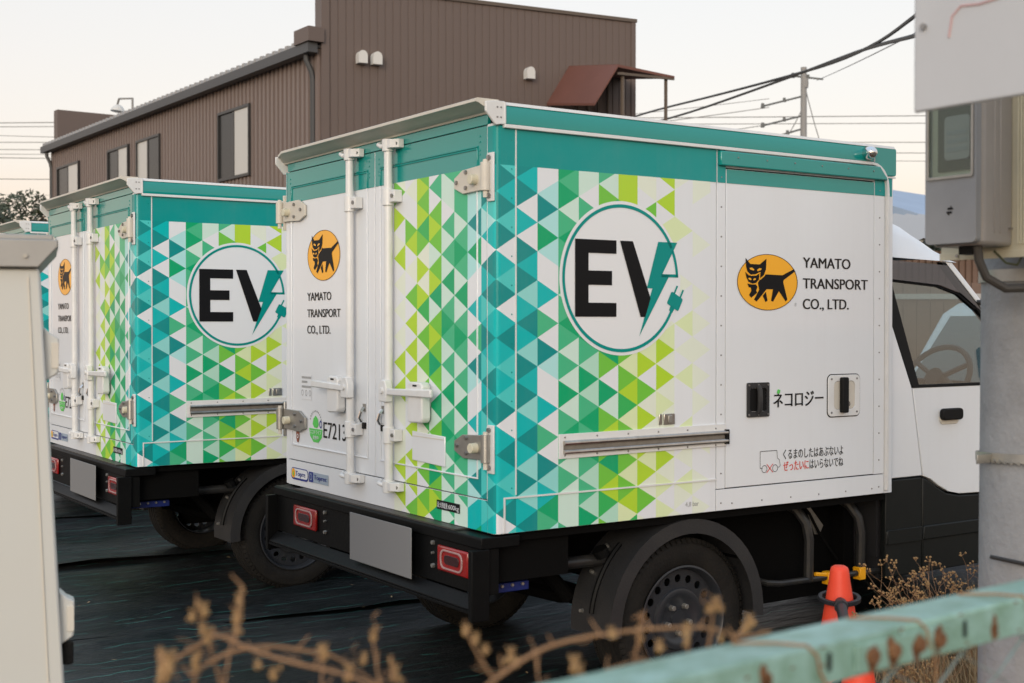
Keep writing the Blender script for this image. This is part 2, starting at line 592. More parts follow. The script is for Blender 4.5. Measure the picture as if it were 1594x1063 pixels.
# ------------------------------------------------------------------ ground
def ground():
    g = MB()
    g.add([(-300, -300, -0.03), (400, -300, -0.03), (400, 500, -0.03), (-300, 500, -0.03)], [(0, 1, 2, 3)])
    tag(g.build('ground', 'soil', smooth=False), kind='structure')
    ws = None
    ang = R(-4.0)
    for k in range(8):
        y0 = -1.55 + k * 1.95
        m = MB()
        nx, ny = 240, 26
        vs_ = []
        for j in range(ny + 1):
            for i in range(nx + 1):
                x = -7.0 + 24.0 * i / nx
                y = y0 + 2.05 * j / ny
                nv = Vector((x * 0.55 + k * 7.3, y * 2.6, k * 3.1))
                rg = 1.0 - abs(mnoise.noise(nv)) * 2.2
                z = 0.004 + 0.006 * (k % 2) + 0.004 * math.sin(x * 2.1 + 3.0 * math.sin(y * 1.7 + k)) + 0.022 * max(0.0, rg) ** 3 + 0.008 * mnoise.noise(nv * 3.1)
                if j in (0, ny):
                    y += 0.03 * math.sin(x * 1.3 + k * 2.0)
                    if j == 0:
                        z += 0.016 + 0.008 * math.sin(x * 3.7 + k)
                vs_.append((x * math.cos(ang) - y * math.sin(ang), x * math.sin(ang) + y * math.cos(ang), z))
        m.add(vs_, [(j * (nx + 1) + i, j * (nx + 1) + i + 1, (j + 1) * (nx + 1) + i + 1, (j + 1) * (nx + 1) + i) for j in range(ny) for i in range(nx)])
        tag(m.build('weed_sheet', 'weed_sheet', recalc=False, sharp=80), kind='structure')
    # dry debris on the sheet
    d = MB()
    for _ in range(60):
        x, y = random.uniform(-1.4, 3.0), random.uniform(-0.8, 4.5)
        a = random.uniform(0, 6.28)
        s = random.uniform(0.006, 0.02)
        ca, sa = math.cos(a) * s, math.sin(a) * s
        z = 0.046
        d.add([(x - ca, y - sa, z), (x + sa * .4, y - ca * .4, z + .003), (x + ca, y + sa, z + 0.004), (x - sa * .4, y + ca * .4, z + .002)], [(0, 1, 2, 3)])
    tag(d.build('leaf_litter', 'dry_grass', smooth=False), 'small dry leaf scraps scattered over the dark sheet', 'leaf litter', kind='stuff')
ground()

# ------------------------------------------------------------------ triangle print
INK = {'A': (0, 128, 124), 'B': (0, 166, 162), 'C': (70, 183, 175), 'D': (134, 196, 188), 'E': (162, 205, 200), 'W': (213, 211, 209),
       'G': (0, 150, 96), 'H': (66, 167, 120), 'I': (50, 162, 80), 'J': (106, 178, 58), 'K': (165, 195, 48), 'M': (203, 211, 163),
       'N': (209, 211, 192), 'P': (190, 209, 194), 'Q': (165, 201, 179), 'T': (0, 132, 126)}
INK = {k: tuple(a * b for a, b in zip(srgb(*v, 1.17), (0.95, 1.0, 1.05))) for k, v in INK.items()}
INK['W'] = WHITE
GW, GH, GZ = 0.0925, 0.1035, 2.034
ZB, ZBAND = 0.77, 2.076
# one string for each column, from the top row down; columns run from the rear corner forwards
SIDE = ['CABACAWBCAWBABCBCAWBABCBAWC', 'ABAWBWABADBABDABADBABDADBAB', 'WWEAEGEWWBWHWAEWWBWHWADBGHE',
        'GHGPHGHGHPHGHPHPGPHGHPHPPPH', 'PPWHGHGHGHGHGHQGQHGHGHQHQGP', 'HPJGJPJPJPJPJGJWGPJKJGJKIQJ',
        'KKKJMJKJMJKJMJMJKIMJMJMJKMI', 'NNWJNMNWNMNWKMKWJNKNKMKNJWN', 'KWKWMWNWWNWNMKNKNMNNNKNMWMN',
        'NWWWMWWWNWWMWNWMWWWMWNWMNWN', 'NNWWWNWWWNWNWNWNWNWWNWWNWNW']
# and from the rear corner towards the middle of the rear doors
REAR = ['ABACEBWABACBABCABACBABCACBB', 'BEEEAEGEWWBWHWAEWWBWEEAEBBG', 'HPHHPHGHPGPHGHPHPGPHGHPHPPW',
        'HPPWHPHPGPHGHPHPGPHGHPHPHPG', 'WHWJKJPJKGPJKJGJWGPJPJGJKGW', 'JKJKIJNKNKINJNJNJKINJNJWJKN',
        'WNWWJKWNWJWKWKWKWNWKWKWKWJN', 'NJWKWNKWNWNWNWKWKNNWNNKWKNW']
assert all(len(s) == 27 for s in SIDE + REAR), [len(s) for s in SIDE + REAR]

def clip(poly, ax, val, keep_ge):
    o = []
    for i in range(len(poly)):
        a, b = poly[i], poly[(i + 1) % len(poly)]
        da, db = (a[ax] - val, b[ax] - val) if keep_ge else (val - a[ax], val - b[ax])
        if da >= 0:
            o.append(a)
        if da * db < 0:
            t = da / (da - db)
            o.append((a[0] + (b[0] - a[0]) * t, a[1] + (b[1] - a[1]) * t))
    return o

def crop(poly, u0, u1, z0, z1):
    for ax, v, g in ((0, u0, True), (0, u1, False), (1, z0, True), (1, z1, False)):
        if len(poly) < 3:
            return []
        poly = clip(poly, ax, v, g)
    return poly if len(poly) >= 3 else []

def tri_cells():
    """(polygon in (u, z), ink): u > 0 forwards along the side, u < 0 leftwards across the rear"""
    cells = []
    def col(u_in, u_out, apex_in_parity, s):
        for i, ch in enumerate(s):
            m = i - 1
            zc = GZ - m * GH / 2
            if m % 2 == apex_in_parity:          # apex on the inner line, edge on the outer line
                tri = [(u_in, zc), (u_out, zc - GH / 2), (u_out, zc + GH / 2)]
            else:
                tri = [(u_out, zc), (u_in, zc - GH / 2), (u_in, zc + GH / 2)]
            cells.append((tri, INK[ch]))
    for j, s in enumerate(SIDE):
        k = j - 1
        u0 = 0.085 + k * GW
        col(max(u0, 0.0) if k == -1 else u0, u0 + GW, k % 2, s)
    for k, s in enumerate(REAR):
        col(-0.093 * k, -0.093 * (k + 1), (k + 1) % 2, s)
    return cells
CELLS = tri_cells()

RC = 0.018
def corner_map(off):
    """(u, z) on the unrolled rear-right corner to a point; off = how far the print stands off the panel"""
    arc = RC * math.pi / 2
    def f(u, z):
        if u >= RC:
            return (u, -off, z)
        if u <= -RC:
            return (-off, -u, z)
        t = (u + RC) / (2 * RC)                 # 0 on the rear face, 1 on the side face
        a = math.pi + t * math.pi / 2
        return (RC + (RC + off) * math.cos(a), RC + (RC + off) * math.sin(a), z)
    return f

def print_sheet(regions, mapf, extra=()):
    m = MB()
    for (u0, u1, z0, z1) in regions:
        us = [u0, u1]
        for c in (-RC, -RC / 2, 0.0, RC / 2, RC):
            if u0 < c < u1:
                us.append(c)
        us = sorted(us)
        for a, b in zip(us, us[1:]):
            for tri, ink in CELLS:
                p = crop(tri, a, b, z0, min(z1, ZBAND))
                if p:
                    m.add([mapf(*q) for q in p], [tuple(range(len(p)))], ink)
            if z1 > ZBAND:
                m.add([mapf(*q) for q in ((a, ZBAND), (b, ZBAND), (b, z1), (a, z1))], [(0, 1, 2, 3)], INK['T'])
    for (u0, u1, z0, z1, ink) in extra:
        m.add([mapf(*q) for q in ((u0, z0), (u1, z0), (u1, z1), (u0, z1))], [(0, 1, 2, 3)], INK[ink])
    return m

# logo: two cats on a yellow oval
CAT_BODY = [(395, 310), (575, 315), (700, 248), (712, 270), (590, 365), (585, 385), (630, 565), (612, 585), (540, 480), (478, 590), (458, 578), (478, 462), (412, 462), (310, 590), (283, 570), (335, 470), (322, 400), (345, 362), (385, 335)]
CAT_HEAD = [(195, 150), (245, 210), (340, 212), (410, 150), (405, 260), (382, 320), (345, 352), (347, 286), (300, 312), (250, 318), (215, 288), (202, 240)]
KIT_HEAD = [(192, 290), (228, 326), (290, 327), (340, 296), (332, 365), (302, 402), (265, 410), (228, 394), (206, 350)]
KIT_BODY = [(215, 408), (250, 418), (300, 416), (318, 440), (305, 478), (315, 500), (255, 552), (232, 525), (255, 482), (250, 450), (228, 445)]
CAT_LEG = [(405, 488), (422, 580), (400, 592), (372, 530)]
CAT_EYES = [[(233, 252), (258, 246), (282, 262), (280, 276), (244, 268)], [(312, 268), (336, 250), (358, 252), (352, 268), (318, 282)],
            [(221, 354), (242, 350), (254, 362), (250, 374), (228, 368)], [(272, 364), (286, 353), (300, 356), (296, 370), (276, 376)]]
CAT_LINES = [[(330, 362), (345, 352), (382, 322), (404, 290), (408, 296), (388, 330), (352, 362), (336, 370)],
             [(196, 292), (250, 323), (300, 318), (346, 288), (348, 296), (302, 326), (250, 331), (200, 300)],
             [(336, 300), (343, 296), (338, 366), (304, 410), (264, 418), (224, 400), (228, 394), (265, 410), (302, 402), (332, 365)]]

def cat_logo(parent, cx, cz, rx, rz, mapf):
    def q(p):
        return (cx + (p[0] - 425.5) / 312.5 * rx, cz - (p[1] - 391) / 286.0 * rz)
    def lay(polys, name, m, off, rings=()):
        b = MB()
        for p in polys:
            pts = [mapf(*q(s), off) for s in p]
            tris = tessellate_polygon([[Vector((s[0], s[1], 0)) for s in p]])
            b.add(pts, [tuple(t) for t in tris])
        for (ra, rb) in rings:
            n = 64
            va = [mapf(cx + rx * ra * math.cos(6.28318 * i / n), cz + rz * ra * math.sin(6.28318 * i / n), off) for i in range(n)]
            vb = [mapf(cx + rx * rb * math.cos(6.28318 * i / n), cz + rz * rb * math.sin(6.28318 * i / n), off) for i in range(n)]
            b.add(va + vb, [(i, (i + 1) % n, n + (i + 1) % n, n + i) for i in range(n)])
        return b.build(name, m, parent, smooth=False, recalc=False)
    disc = [(425.5 + 312.5 * math.cos(6.28318 * i / 64), 391 + 286 * math.sin(6.28318 * i / 64)) for i in range(64)]
    lay([disc], 'logo_oval', 'ink_yellow', 0.0012)
    lay([CAT_BODY, CAT_HEAD, KIT_HEAD, KIT_BODY, CAT_LEG], 'logo_cat', 'ink_black', 0.0022, [(0.984, 1.003)])
    lay(CAT_EYES + CAT_LINES, 'logo_eyes', 'ink_yellow', 0.0032)

# ------------------------------------------------------------------ the truck
def make_truck():
    T = empty('delivery_truck')
    LEN, WID, TOP = 2.102, 1.80, 2.293
    # ---- cargo box
    box = B(0.014, LEN - 0.012, 0.014, WID - 0.014, ZB + 0.01, TOP - 0.03).build('cargo_box', 'seal_black', T)
    B(-0.004, LEN, -0.004, WID + 0.004, TOP - 0.012, TOP + 0.004).build('roof', 'white_paint', box, 0.006)
    sidef = corner_map(0.0)
    # right side panels
    MB().prism([(RC, ZB), (1.042, ZB), (1.042, 2.214), (RC, 2.214)], 1, 0.0, 0.013).build('side_panel', 'white_paint', box, 0.001)
    cp = MB()
    arc = [(RC + RC * math.cos(R(a)), RC + RC * math.sin(R(a))) for a in range(180, 271, 15)]
    cp.prism(arc + [(RC, 0.013), (0.013, RC)], 2, ZB, 2.214)
    cp.box(0.0, 0.013, RC, 0.052, ZB, 2.222)
    cp.build('corner_post', 'white_paint', box)
    for x0, x1, z0, z1 in ((1.047, 1.0915, 0.857, 2.214), (1.9725, 2.038, 0.857, 2.214), (1.047, 2.038, ZB, 0.8535), (1.0935, 1.9705, 2.138, 2.214)):
        B(x0, x1, 0.0, 0.013, z0, z1).build('door_surround', 'white_paint', box, 0.001)
    fp = MB()
    arc = [(LEN - RC + RC * math.cos(R(a)), RC + RC * math.sin(R(a))) for a in range(270, 361, 15)]
    fp.prism([(2.041, 0.013), (2.041, 0.0)] + arc + [(LEN, 0.05), (LEN - 0.013, 0.05)], 2, ZB, TOP - 0.02)
    fp.build('corner_post', 'white_paint', box)
    # left side and front, plain
    B(RC, LEN - 0.002, WID - 0.013, WID, ZB, 2.214).build('side_panel', 'white_paint', box, 0.001)
    B(0.0, 0.013, WID - 0.022, WID - 0.0005, ZB, 2.222).build('corner_post', 'white_paint', box, 0.003)
    B(LEN - 0.013, LEN - 0.001, 0.052, WID - 0.002, ZB + 0.002, TOP - 0.014).build('front_panel', 'white_paint', box, 0.002)
    B(LEN - 2.09, LEN - 0.001, WID - 0.001, WID + 0.001, ZBAND, 2.213).build('teal_band', 'teal_paint', box)
    # rear frame
    B(0.0, 0.013, 0.052, WID - 0.022, ZB, 0.884).build('rear_sill', 'white_paint', box, 0.001)
    B(0.0, 0.013, 0.0525, WID - 0.0225, 2.2225, 2.262).build('rear_header', 'teal_paint', box, 0.001)
    # print on side, corner, rear post and sill
    f = corner_map(0.0016)
    print_sheet([(-0.0515, RC, ZB + 0.001, 2.2135), (RC, 1.0415, ZB + 0.001, 2.2135)], f).build('triangle_print', 'wrap_print', box, smooth=False, recalc=False)
    print_sheet([(-0.93, -0.0525, ZB + 0.001, 0.8835)], f).build('triangle_print', 'wrap_print', box, smooth=False, recalc=False)
    for ex_ in ((1.047, 1.0915, ZBAND, 2.2135, 'T'), (1.9725, 2.038, ZBAND, 2.2135, 'T'), (2.0415, 2.084, ZBAND, 2.24, 'T'), (-1.79, -1.779, ZBAND, 2.2215, 'T')):
        print_sheet([], f, [ex_]).build('teal_band', 'wrap_print', box, smooth=False, recalc=False)
    # seams and trims
    B(0.0805, 0.0855, -0.0045, 0.002, 0.905, 2.206).build('seam_trim', 'white_hardware', box)
    MB().prism([(0.031, ZB + 0.004), (0.037, ZB + 0.004), (0.037, 0.893), (1.041, 0.893), (1.041, 0.899), (0.031, 0.899)], 1, -0.0055, 0.001).build('skirt_trim', 'white_hardware', box)
    tr = MB()
    path = [(0.028, 2.2115), (1.945, 2.2115)] + [(1.945 + 0.10 * math.sin(R(a)), 2.1115 + 0.10 * math.cos(R(a))) for a in range(15, 91, 15)] + [(2.047, 2.08), (2.047, ZB + 0.012)]
    hw = 0.0065
    o1, o2 = [], []
    for i, p in enumerate(path):
        a = path[max(0, i - 1)]
        b = path[min(len(path) - 1, i + 1)]
        dx, dz = b[0] - a[0], b[1] - a[1]
        l = math.hypot(dx, dz)
        o1.append((p[0] - dz / l * hw, p[1] + dx / l * hw))
        o2.append((p[0] + dz / l * hw, p[1] - dx / l * hw))
    tr.prism(o1 + o2[::-1], 1, -0.016, 0.002)
    tr.build('drip_rail', 'white_hardware', box, 0.002)
    B(2.054, 2.103, -0.006, 0.0, 2.156, 2.163).build('seam_trim', 'white_hardware', box)
    # teal top rail
    tp = MB()
    tp.prism([(-0.012, 2.2195), (-0.013, 2.232), (-0.010, 2.272), (-0.006, 2.284), (0.02, 2.284), (0.02, 2.2195)], 0, 0.032, 1.952)
    tp.build('top_rail', 'teal_paint', box)
    B(1.954, 1.958, -0.014, 0.01, 2.2195, 2.287).build('seam_trim', 'white_hardware', box)
    MB().prism(rr(1.9595, LEN + 0.002, 2.165, 2.288, 0.012), 1, -0.009, 0.008).build('top_corner', 'teal_paint', box, 0.003)
    MB().prism([(-0.010, 2.2845), (-0.006, 2.296), (0.01, 2.299), (0.03, 2.299), (0.03, 2.2845)], 0, 0.030, LEN - 0.01).build('roof_edge', 'white_hardware', box)
    # rear corner caps
    cc = MB()
    cc.prism([(-0.050, 2.291), (-0.050, 2.258), (-0.008, 2.212), (0.013, 2.216), (0.030, 2.216), (0.030, 2.297), (-0.01, 2.297)], 1, -0.0135, -0.003)
    cc.build('corner_cap', 'white_hardware', box, 0.002)
    cc = MB()
    cc.prism([(-0.050, 2.291), (-0.050, 2.258), (-0.008, 2.212), (0.013, 2.216), (0.030, 2.216), (0.030, 2.297), (-0.01, 2.297)], 1, WID + 0.001, WID + 0.009)
    cc.build('corner_cap', 'white_hardware', box, 0.002)
    B(0.026, 0.033, -0.0165, 0.0, 2.218, 2.294).build('seam_trim', 'white_hardware', box, 0.001)
    # rain visor over the rear doors
    vz = MB()
    secs = []
    for y, d in ((0.0, 0.085), (1.66, 0.085), (WID + 0.001, 0.040)):
        secs.append([(0.012, y, 2.303), (-d + 0.01, y, 2.303), (-d, y, 2.299), (-d, y, 2.289), (-d + 0.012, y, 2.287), (-d * 0.55, y, 2.274), (-0.012, y, 2.264), (-0.008, y, 2.258), (0.012, y, 2.258)])
    n = len(secs[0])
    vz.add([p for s in secs for p in s], [(i * n + j, i * n + (j + 1) % n, (i + 1) * n + (j + 1) % n, (i + 1) * n + j) for i in range(2) for j in range(n)] + [tuple(range(n - 1, -1, -1)), tuple(range(2 * n, 3 * n))])
    vz.build('rain_visor', 'cream_metal', box, sharp=25)
    # rivets
    rv = MB()
    def rivet(x, z, y=0.0, r=0.0042):
        rv.cyl((x, y + 0.001, z), (x, y - 0.003, z), r, r * 0.6, 8)
    for k in range(12):
        rivet(1.070, 0.80 + 0.118 * k)
        rivet(2.005, 0.80 + 0.118 * k)
    for k in range(6):
        rivet(1.13 + 0.166 * k, 0.795)
    for k in range(6):
        rivet(1.14 + 0.16 * k, 2.178, -0.022)
    for x, z in ((0.0, 2.24), (0.0, 2.275), (0.015, 2.24), (0.015, 2.275)):
        rivet(x - 0.002, z, -0.0135)
    tag(rv.build('rivets', 'bolt_steel', box), kind='stuff')
    rv2 = MB()
    for k in range(13):
        rv2.cyl((0.066, 0.001, 0.93 + 0.103 * k), (0.066, -0.0032, 0.93 + 0.103 * k), 0.0035, 0.0025, 8)
    tag(rv2.build('rivets', 'teal_paint', box), kind='stuff')
    # hood over the side door
    MB().prism([(1.049, 2.143), (2.034, 2.143), (2.030, 2.153), (1.985, 2.2), (1.049, 2.2)], 1, -0.022, -0.002).build('door_hood', 'teal_paint', box, 0.004)
    # marker lamp
    ml = MB().cyl((1.912, -0.010, 2.252), (1.912, -0.022, 2.252), 0.030, 0.030, 18).build('marker_lamp', 'galvanised', box, 0.002)
    MB().lathe([(0.0, 0.052), (0.012, 0.050), (0.022, 0.042), (0.027, 0.028), (0.028, 0.0)], (1.905, -0.020, 2.252), (-0.35, -1, 0), 18).build('lamp_lens', 'chrome', box)
    # EV emblem on the side
    def sm(u, z, off):
        return (u, -off - 0.0016, z)
    def layer(polys, name, m, off, parent=box, mp=sm):
        b = MB()
        for p, holes in polys:
            rings = [p] + holes
            pts = [mp(*s, off) for r in rings for s in r]
            tris = tessellate_polygon([[Vector((s[0], s[1], 0)) for s in r] for r in rings])
            b.add(pts, [tuple(t) for t in tris])
        return b.build(name, m, parent, smooth=False, recalc=False)
    ex, ez = 0.5635, 1.6855
    layer([(circle(ex, ez, 0.290, n=96), [])], 'emblem_disc', 'ink_white', 0.0012)
    # ring with its gap at the plug
    def arcband(a0, a1, r0, r1, n=64):
        o = [(ex + r1 * math.cos(R(a0 + (a1 - a0) * i / n)), ez + r1 * math.sin(R(a0 + (a1 - a0) * i / n))) for i in range(n + 1)]
        i_ = [(ex + r0 * math.cos(R(a0 + (a1 - a0) * i / n)), ez + r0 * math.sin(R(a0 + (a1 - a0) * i / n))) for i in range(n + 1)]
        return o + i_[::-1]
    teal = [(arcband(2.2, 24, 0.2655, 0.2780, 20), []), (arcband(26.5, 333, 0.2655, 0.2780, 110), []),
            ([(0.756, 1.694), (0.8410, 1.694), (0.8410, 1.706), (0.756, 1.706)], []),
            ([(0.740, 1.829), (0.836, 1.829), (0.760, 1.704), (0.799, 1.704), (0.647, 1.467), (0.711, 1.650), (0.684, 1.651)], [])]
    a = R(-28)
    def rot(x, z):
        return (0.824 + x * math.cos(a) - z * math.sin(a), 1.601 + x * math.sin(a) + z * math.cos(a))
    teal += [([rot(*p) for p in rr(-0.033, 0.033, -0.026, 0.028, 0.007, 3)], []),
             ([rot(*p) for p in ((-0.010, -0.044), (0.010, -0.044), (0.012, -0.024), (-0.012, -0.024))], []),
             ([rot(*p) for p in ((-0.021, 0.026), (-0.013, 0.026), (-0.013, 0.060), (-0.021, 0.060))], []),
             ([rot(*p) for p in ((0.013, 0.026), (0.021, 0.026), (0.021, 0.060), (0.013, 0.060))], [])]
    layer(teal, 'emblem_ring', 'ink_teal', 0.0026)
    layer([([(0.343, 1.541), (0.536, 1.541), (0.536, 1.593), (0.405, 1.593), (0.405, 1.659), (0.515, 1.659), (0.515, 1.712), (0.405, 1.712), (0.405, 1.777), (0.536, 1.777), (0.536, 1.827), (0.343, 1.827)], []),
           ([(0.553, 1.827), (0.615, 1.827), (0.702, 1.612), (0.676, 1.541), (0.653, 1.541)], [])], 'emblem_letters', 'ink_black', 0.0034)
    t4 = MB()
    text_add(t4, '4,8 bar', 0.881, 0.951, 0.800, 0.019, lambda u, z: (u, -0.003, z))
    t4.build('pressure_note', 'ink_grey', box, smooth=False, recalc=False)
    # slide rail for the door
    pl = MB().prism([(0.271, 1.022), (1.0925, 1.028), (1.0925, 1.116), (0.271, 1.112)], 1, -0.008, 0.0)
    pl.build('slide_rail_plate', 'white_hardware', box, 0.001)
    ch = MB()
    ch.prism([(-0.0085, 1.050), (-0.0085, 1.078), (-0.010, 1.078), (-0.010, 1.050)], 0, 0.288, 1.090)
    ch.build('rail_channel', 'rail_inner', box)
    for z in (1.080, 1.047):
        MB().cyl((0.287, -0.014, z), (1.092, -0.014, z + 0.002), 0.0085, n=10).build('rail_bar', 'stainless', box)
    rv = MB()
    for k in range(6):
        x = 0.295 + 0.148 * k
        for z in (1.034, 1.100):
            rivet(x, z, -0.008)
    tag(rv.build('rivets', 'bolt_steel', box), kind='stuff')
    B(1.082, 1.098, -0.020, -0.0085, 1.036, 1.094).build('rail_stop', 'seal_black', box)
    lt = MB().box(0.745, 0.760, -0.007, -0.002, 1.126, 1.168).box(0.768, 0.822, -0.009, -0.002, 1.126, 1.168)
    lt = lt.build('catch_plate', 'stainless', box, 0.002)
    B(0.786, 0.806, -0.014, -0.009, 1.132, 1.162).build('catch_keeper', 'galvanised', box, 0.002)
    # stickers on the rear sill
    def rm(u, z, off):
        return (-off, u, z)
    layer([(rr(1.555, 1.742, 0.797, 0.852, 0.022), [])], 'maker_sticker', 'ink_blue', 0.0024, box, rm)
    layer([(rr(1.559, 1.738, 0.806, 0.848, 0.018), [])], 'maker_sticker', 'ink_white', 0.0032, box, rm)
    layer([(circle(1.713, 0.826, 0.020, 0.022, 20), [])], 'maker_mark', 'clip_yellow', 0.004, box, rm)
    layer([([(1.713, 0.838), (1.706, 0.822), (1.713, 0.812), (1.720, 0.822)], [])], 'maker_mark', 'ink_green', 0.0048, box, rm)
    layer([([(1.348, 0.802), (1.546, 0.802), (1.546, 0.848), (1.348, 0.848)], [])], 'maker_sticker', 'ink_pale_blue', 0.0024, box, rm)
    layer([([(1.502, 0.802), (1.546, 0.802), (1.546, 0.848), (1.502, 0.848)], [])], 'maker_mark', 'ink_blue', 0.0032, box, rm)
    layer([(circle(1.524, 0.826, 0.012, 0.016, 16), [circle(1.524, 0.826, 0.008, 0.012, 16)])], 'maker_mark', 'ink_pale_blue', 0.004, box, rm)
    tx = MB()
    text_add(tx, 'Topre', 1.690, 1.585, 0.816, 0.024, lambda u, z: (-0.0042, u, z), 0.02)
    tx.build('maker_lettering', 'ink_blue', box, smooth=False, recalc=False)
    tx = MB()
    text_add(tx, 'Toprec', 1.492, 1.362, 0.818, 0.022, lambda u, z: (-0.0042, u, z), 0.02)
    tx.build('maker_lettering', 'ink_blue', box, smooth=False, recalc=False)
    layer([([(0.238, 0.815), (0.406, 0.815), (0.406, 0.850), (0.238, 0.850)], [])], 'load_sticker', 'ink_black', 0.0034, box, rm)
    tx = MB()
    text_add(tx, '最大積載量', 0.400, 0.325, 0.8235, 0.017, lambda u, z: (-0.0044, u, z))
    text_add(tx, '600kg', 0.319, 0.244, 0.8235, 0.018, lambda u, z: (-0.0044, u, z))
    tx.build('load_lettering', 'ink_white', box, smooth=False, recalc=False)

    # ---- side door
    dr = B(1.0965, 1.9685, 0.0, 0.013, 0.8585, 2.1325).build('side_door', 'white_paint', T, 0.0015)
    B(1.0975, 1.9675, -0.0016, -0.0002, ZBAND, 2.1315).build('teal_band', 'teal_paint', dr)
    def dm(u, z, off):
        return (u, -off, z)
    cat_logo(dr, 1.326, 1.685, 0.171, 0.1145, dm)
    g = lambda u, z: (u, -0.0016, z)
    for w_, u1_, zb_ in (('YAMATO', 1.817, 1.750), ('TRANSPORT', 1.927, 1.663), ('CO., LTD.', 1.807, 1.577)):
        tx = MB()
        text_add(tx, w_, 1.530, u1_, zb_, 0.0455, g, 0.018)
        tx.build('company_lettering', 'ink_brown', dr, smooth=False, recalc=False)
    tx = MB()
    text_add(tx, '®', 1.480, 1.492, 1.588, 0.014, g)
    tx.build('trademark_sign', 'ink_grey', dr, smooth=False, recalc=False)
    tx = MB()
    text_add(tx, 'ネコロジー', 1.361, 1.653, 1.174, 0.055, g, 0.018)
    tx.build('slogan_lettering', 'ink_black', dr, smooth=False, recalc=False)
    layer([([(1.378, 1.232), (1.384, 1.246), (1.398, 1.242), (1.396, 1.230), (1.386, 1.226)], [])], 'slogan_leaf', 'ink_green', 0.0026, dr, dm)
    # warning note with truck outline
    tx = MB()
    text_add(tx, 'くるまのしたはあぶないよ', 1.417, 1.776, 0.957, 0.034, g, 0.006)
    text_add(tx, 'はいらないでね', 1.572, 1.776, 0.908, 0.034, g, 0.006)
    tx.build('warning_lettering', 'ink_black', dr, smooth=False, recalc=False)
    tx = MB()
    text_add(tx, 'ぜったいに', 1.418, 1.566, 0.908, 0.034, g, 0.012)
    tx.build('warning_lettering', 'ink_red', dr, smooth=False, recalc=False)
    ic = MB()
    def stroke(pts, w, m_):
        for p, q_ in zip(pts, pts[1:]):
            dx, dz = q_[0] - p[0], q_[1] - p[1]
            l = math.hypot(dx, dz)
            nx, nz = -dz / l * w, dx / l * w
            m_.flat([(p[0] + nx, p[1] + nz), (q_[0] + nx, q_[1] + nz), (q_[0] - nx, q_[1] - nz), (p[0] - nx, p[1] - nz)], 1, -0.0018)
    stroke([(1.298, 0.925), (1.285, 0.925), (1.285, 0.994), (1.380, 0.994), (1.383, 0.962), (1.394, 0.955), (1.400, 0.930), (1.388, 0.922)], 0.0011, ic)
    for cx in (1.309, 1.370):
        stroke(circle(cx, 0.921, 0.0145, n=16) + [(cx + 0.0145, 0.921)], 0.0011, ic)
    ic.build('warning_picture', 'ink_black', dr, smooth=False, recalc=False)
    ic = MB()
    stroke([(1.322, 0.940), (1.358, 0.905)], 0.0018, ic)
    stroke([(1.358, 0.940), (1.322, 0.905)], 0.0018, ic)
    ic.build('warning_cross', 'ink_red', dr, smooth=False, recalc=False)
    # black recessed grab handle
    gh = MB().prism(rr(1.209, 1.332, 1.136, 1.276, 0.006), 1, -0.007, -0.0002, [rr(1.222, 1.319, 1.158, 1.254, 0.014)])
    gh = gh.build('grab_handle', 'guard_plastic', dr, 0.001)
    B(1.223, 1.318, -0.0012, -0.0003, 1.159, 1.253).build('grab_recess', 'seal_black', dr)
    MB().tube([(1.272, -0.004, 1.150), (1.272, -0.012, 1.168), (1.272, -0.014, 1.206), (1.272, -0.012, 1.244), (1.272, -0.004, 1.262)], 0.011, 8).build('grab_bar', 'guard_plastic', dr)
    bo = MB()
    for x in (1.217, 1.270, 1.324):
        for z in (1.146, 1.266):
            bo.cyl((x, -0.006, z), (x, -0.010, z), 0.005, 0.004, 8)
    tag(bo.build('screws', 'bolt_steel', dr), kind='stuff')
    # white lock plate with black lever
    lp = MB().prism(rr(1.680, 1.877, 1.120, 1.297, 0.022), 1, -0.005, -0.0002, [rr(1.716, 1.846, 1.150, 1.270, 0.02)])
    lp.build('lock_plate', 'white_hardware', dr, 0.0015)
    MB().prism(rr(1.676, 1.881, 1.116, 1.301, 0.025), 1, -0.0012, -0.0001).build('lock_gasket', 'seal_black', dr)
    MB().prism(rr(1.717, 1.845, 1.151, 1.269, 0.02), 1, -0.0030, -0.0013).build('lock_recess', 'cream_metal', dr)
    MB().prism(rr(1.748, 1.786, 1.135, 1.287, 0.008), 1, -0.026, -0.006).build('lock_lever', 'seal_black', dr, 0.003)
    MB().cyl((1.800, -0.003, 1.172), (1.800, -0.010, 1.172), 0.012, n=12).build('lock_cylinder', 'chrome', dr)
    bo = MB()
    for x in (1.700, 1.857):
        for z in (1.137, 1.280):
            bo.cyl((x, -0.004, z), (x, -0.008, z), 0.005, 0.004, 8)
    tag(bo.build('screws', 'bolt_steel', dr), kind='stuff')

    # ---- rear doors
    def rear_door(y0, y1, left):
        d = B(0.0, 0.013, y0, y1, 0.888, 2.2185).build('rear_door', 'white_paint', T, 0.0015)
        B(-0.0016, -0.0002, y0 + 0.001, y1 - 0.001, ZBAND, 2.2175).build('teal_band', 'teal_paint', d)
        if not left:
            print_sheet([(-y1 + 0.001, -y0 - 0.001, 0.889, ZBAND)], corner_map(0.0016)).build('triangle_print', 'wrap_print', d, smooth=False, recalc=False)
        # pressed frame round the inner panel
        a, b = y0 + 0.058, y1 - 0.045
        z0, z1 = 0.955, 2.147
        w = 0.006
        for nm, p in (('panel_bead', [(a, z0), (b, z0), (b, z0 + w), (a, z0 + w)]), ('panel_bead', [(a, z0 + w), (a + w, z0 + w), (a + w, ZBAND), (a, ZBAND)]),
                      ('panel_bead', [(b - w, z0 + w), (b, z0 + w), (b, ZBAND), (b - w, ZBAND)])):
            MB().prism(p, 0, -0.0065, 0.0).build(nm, 'white_paint', d, 0.002)
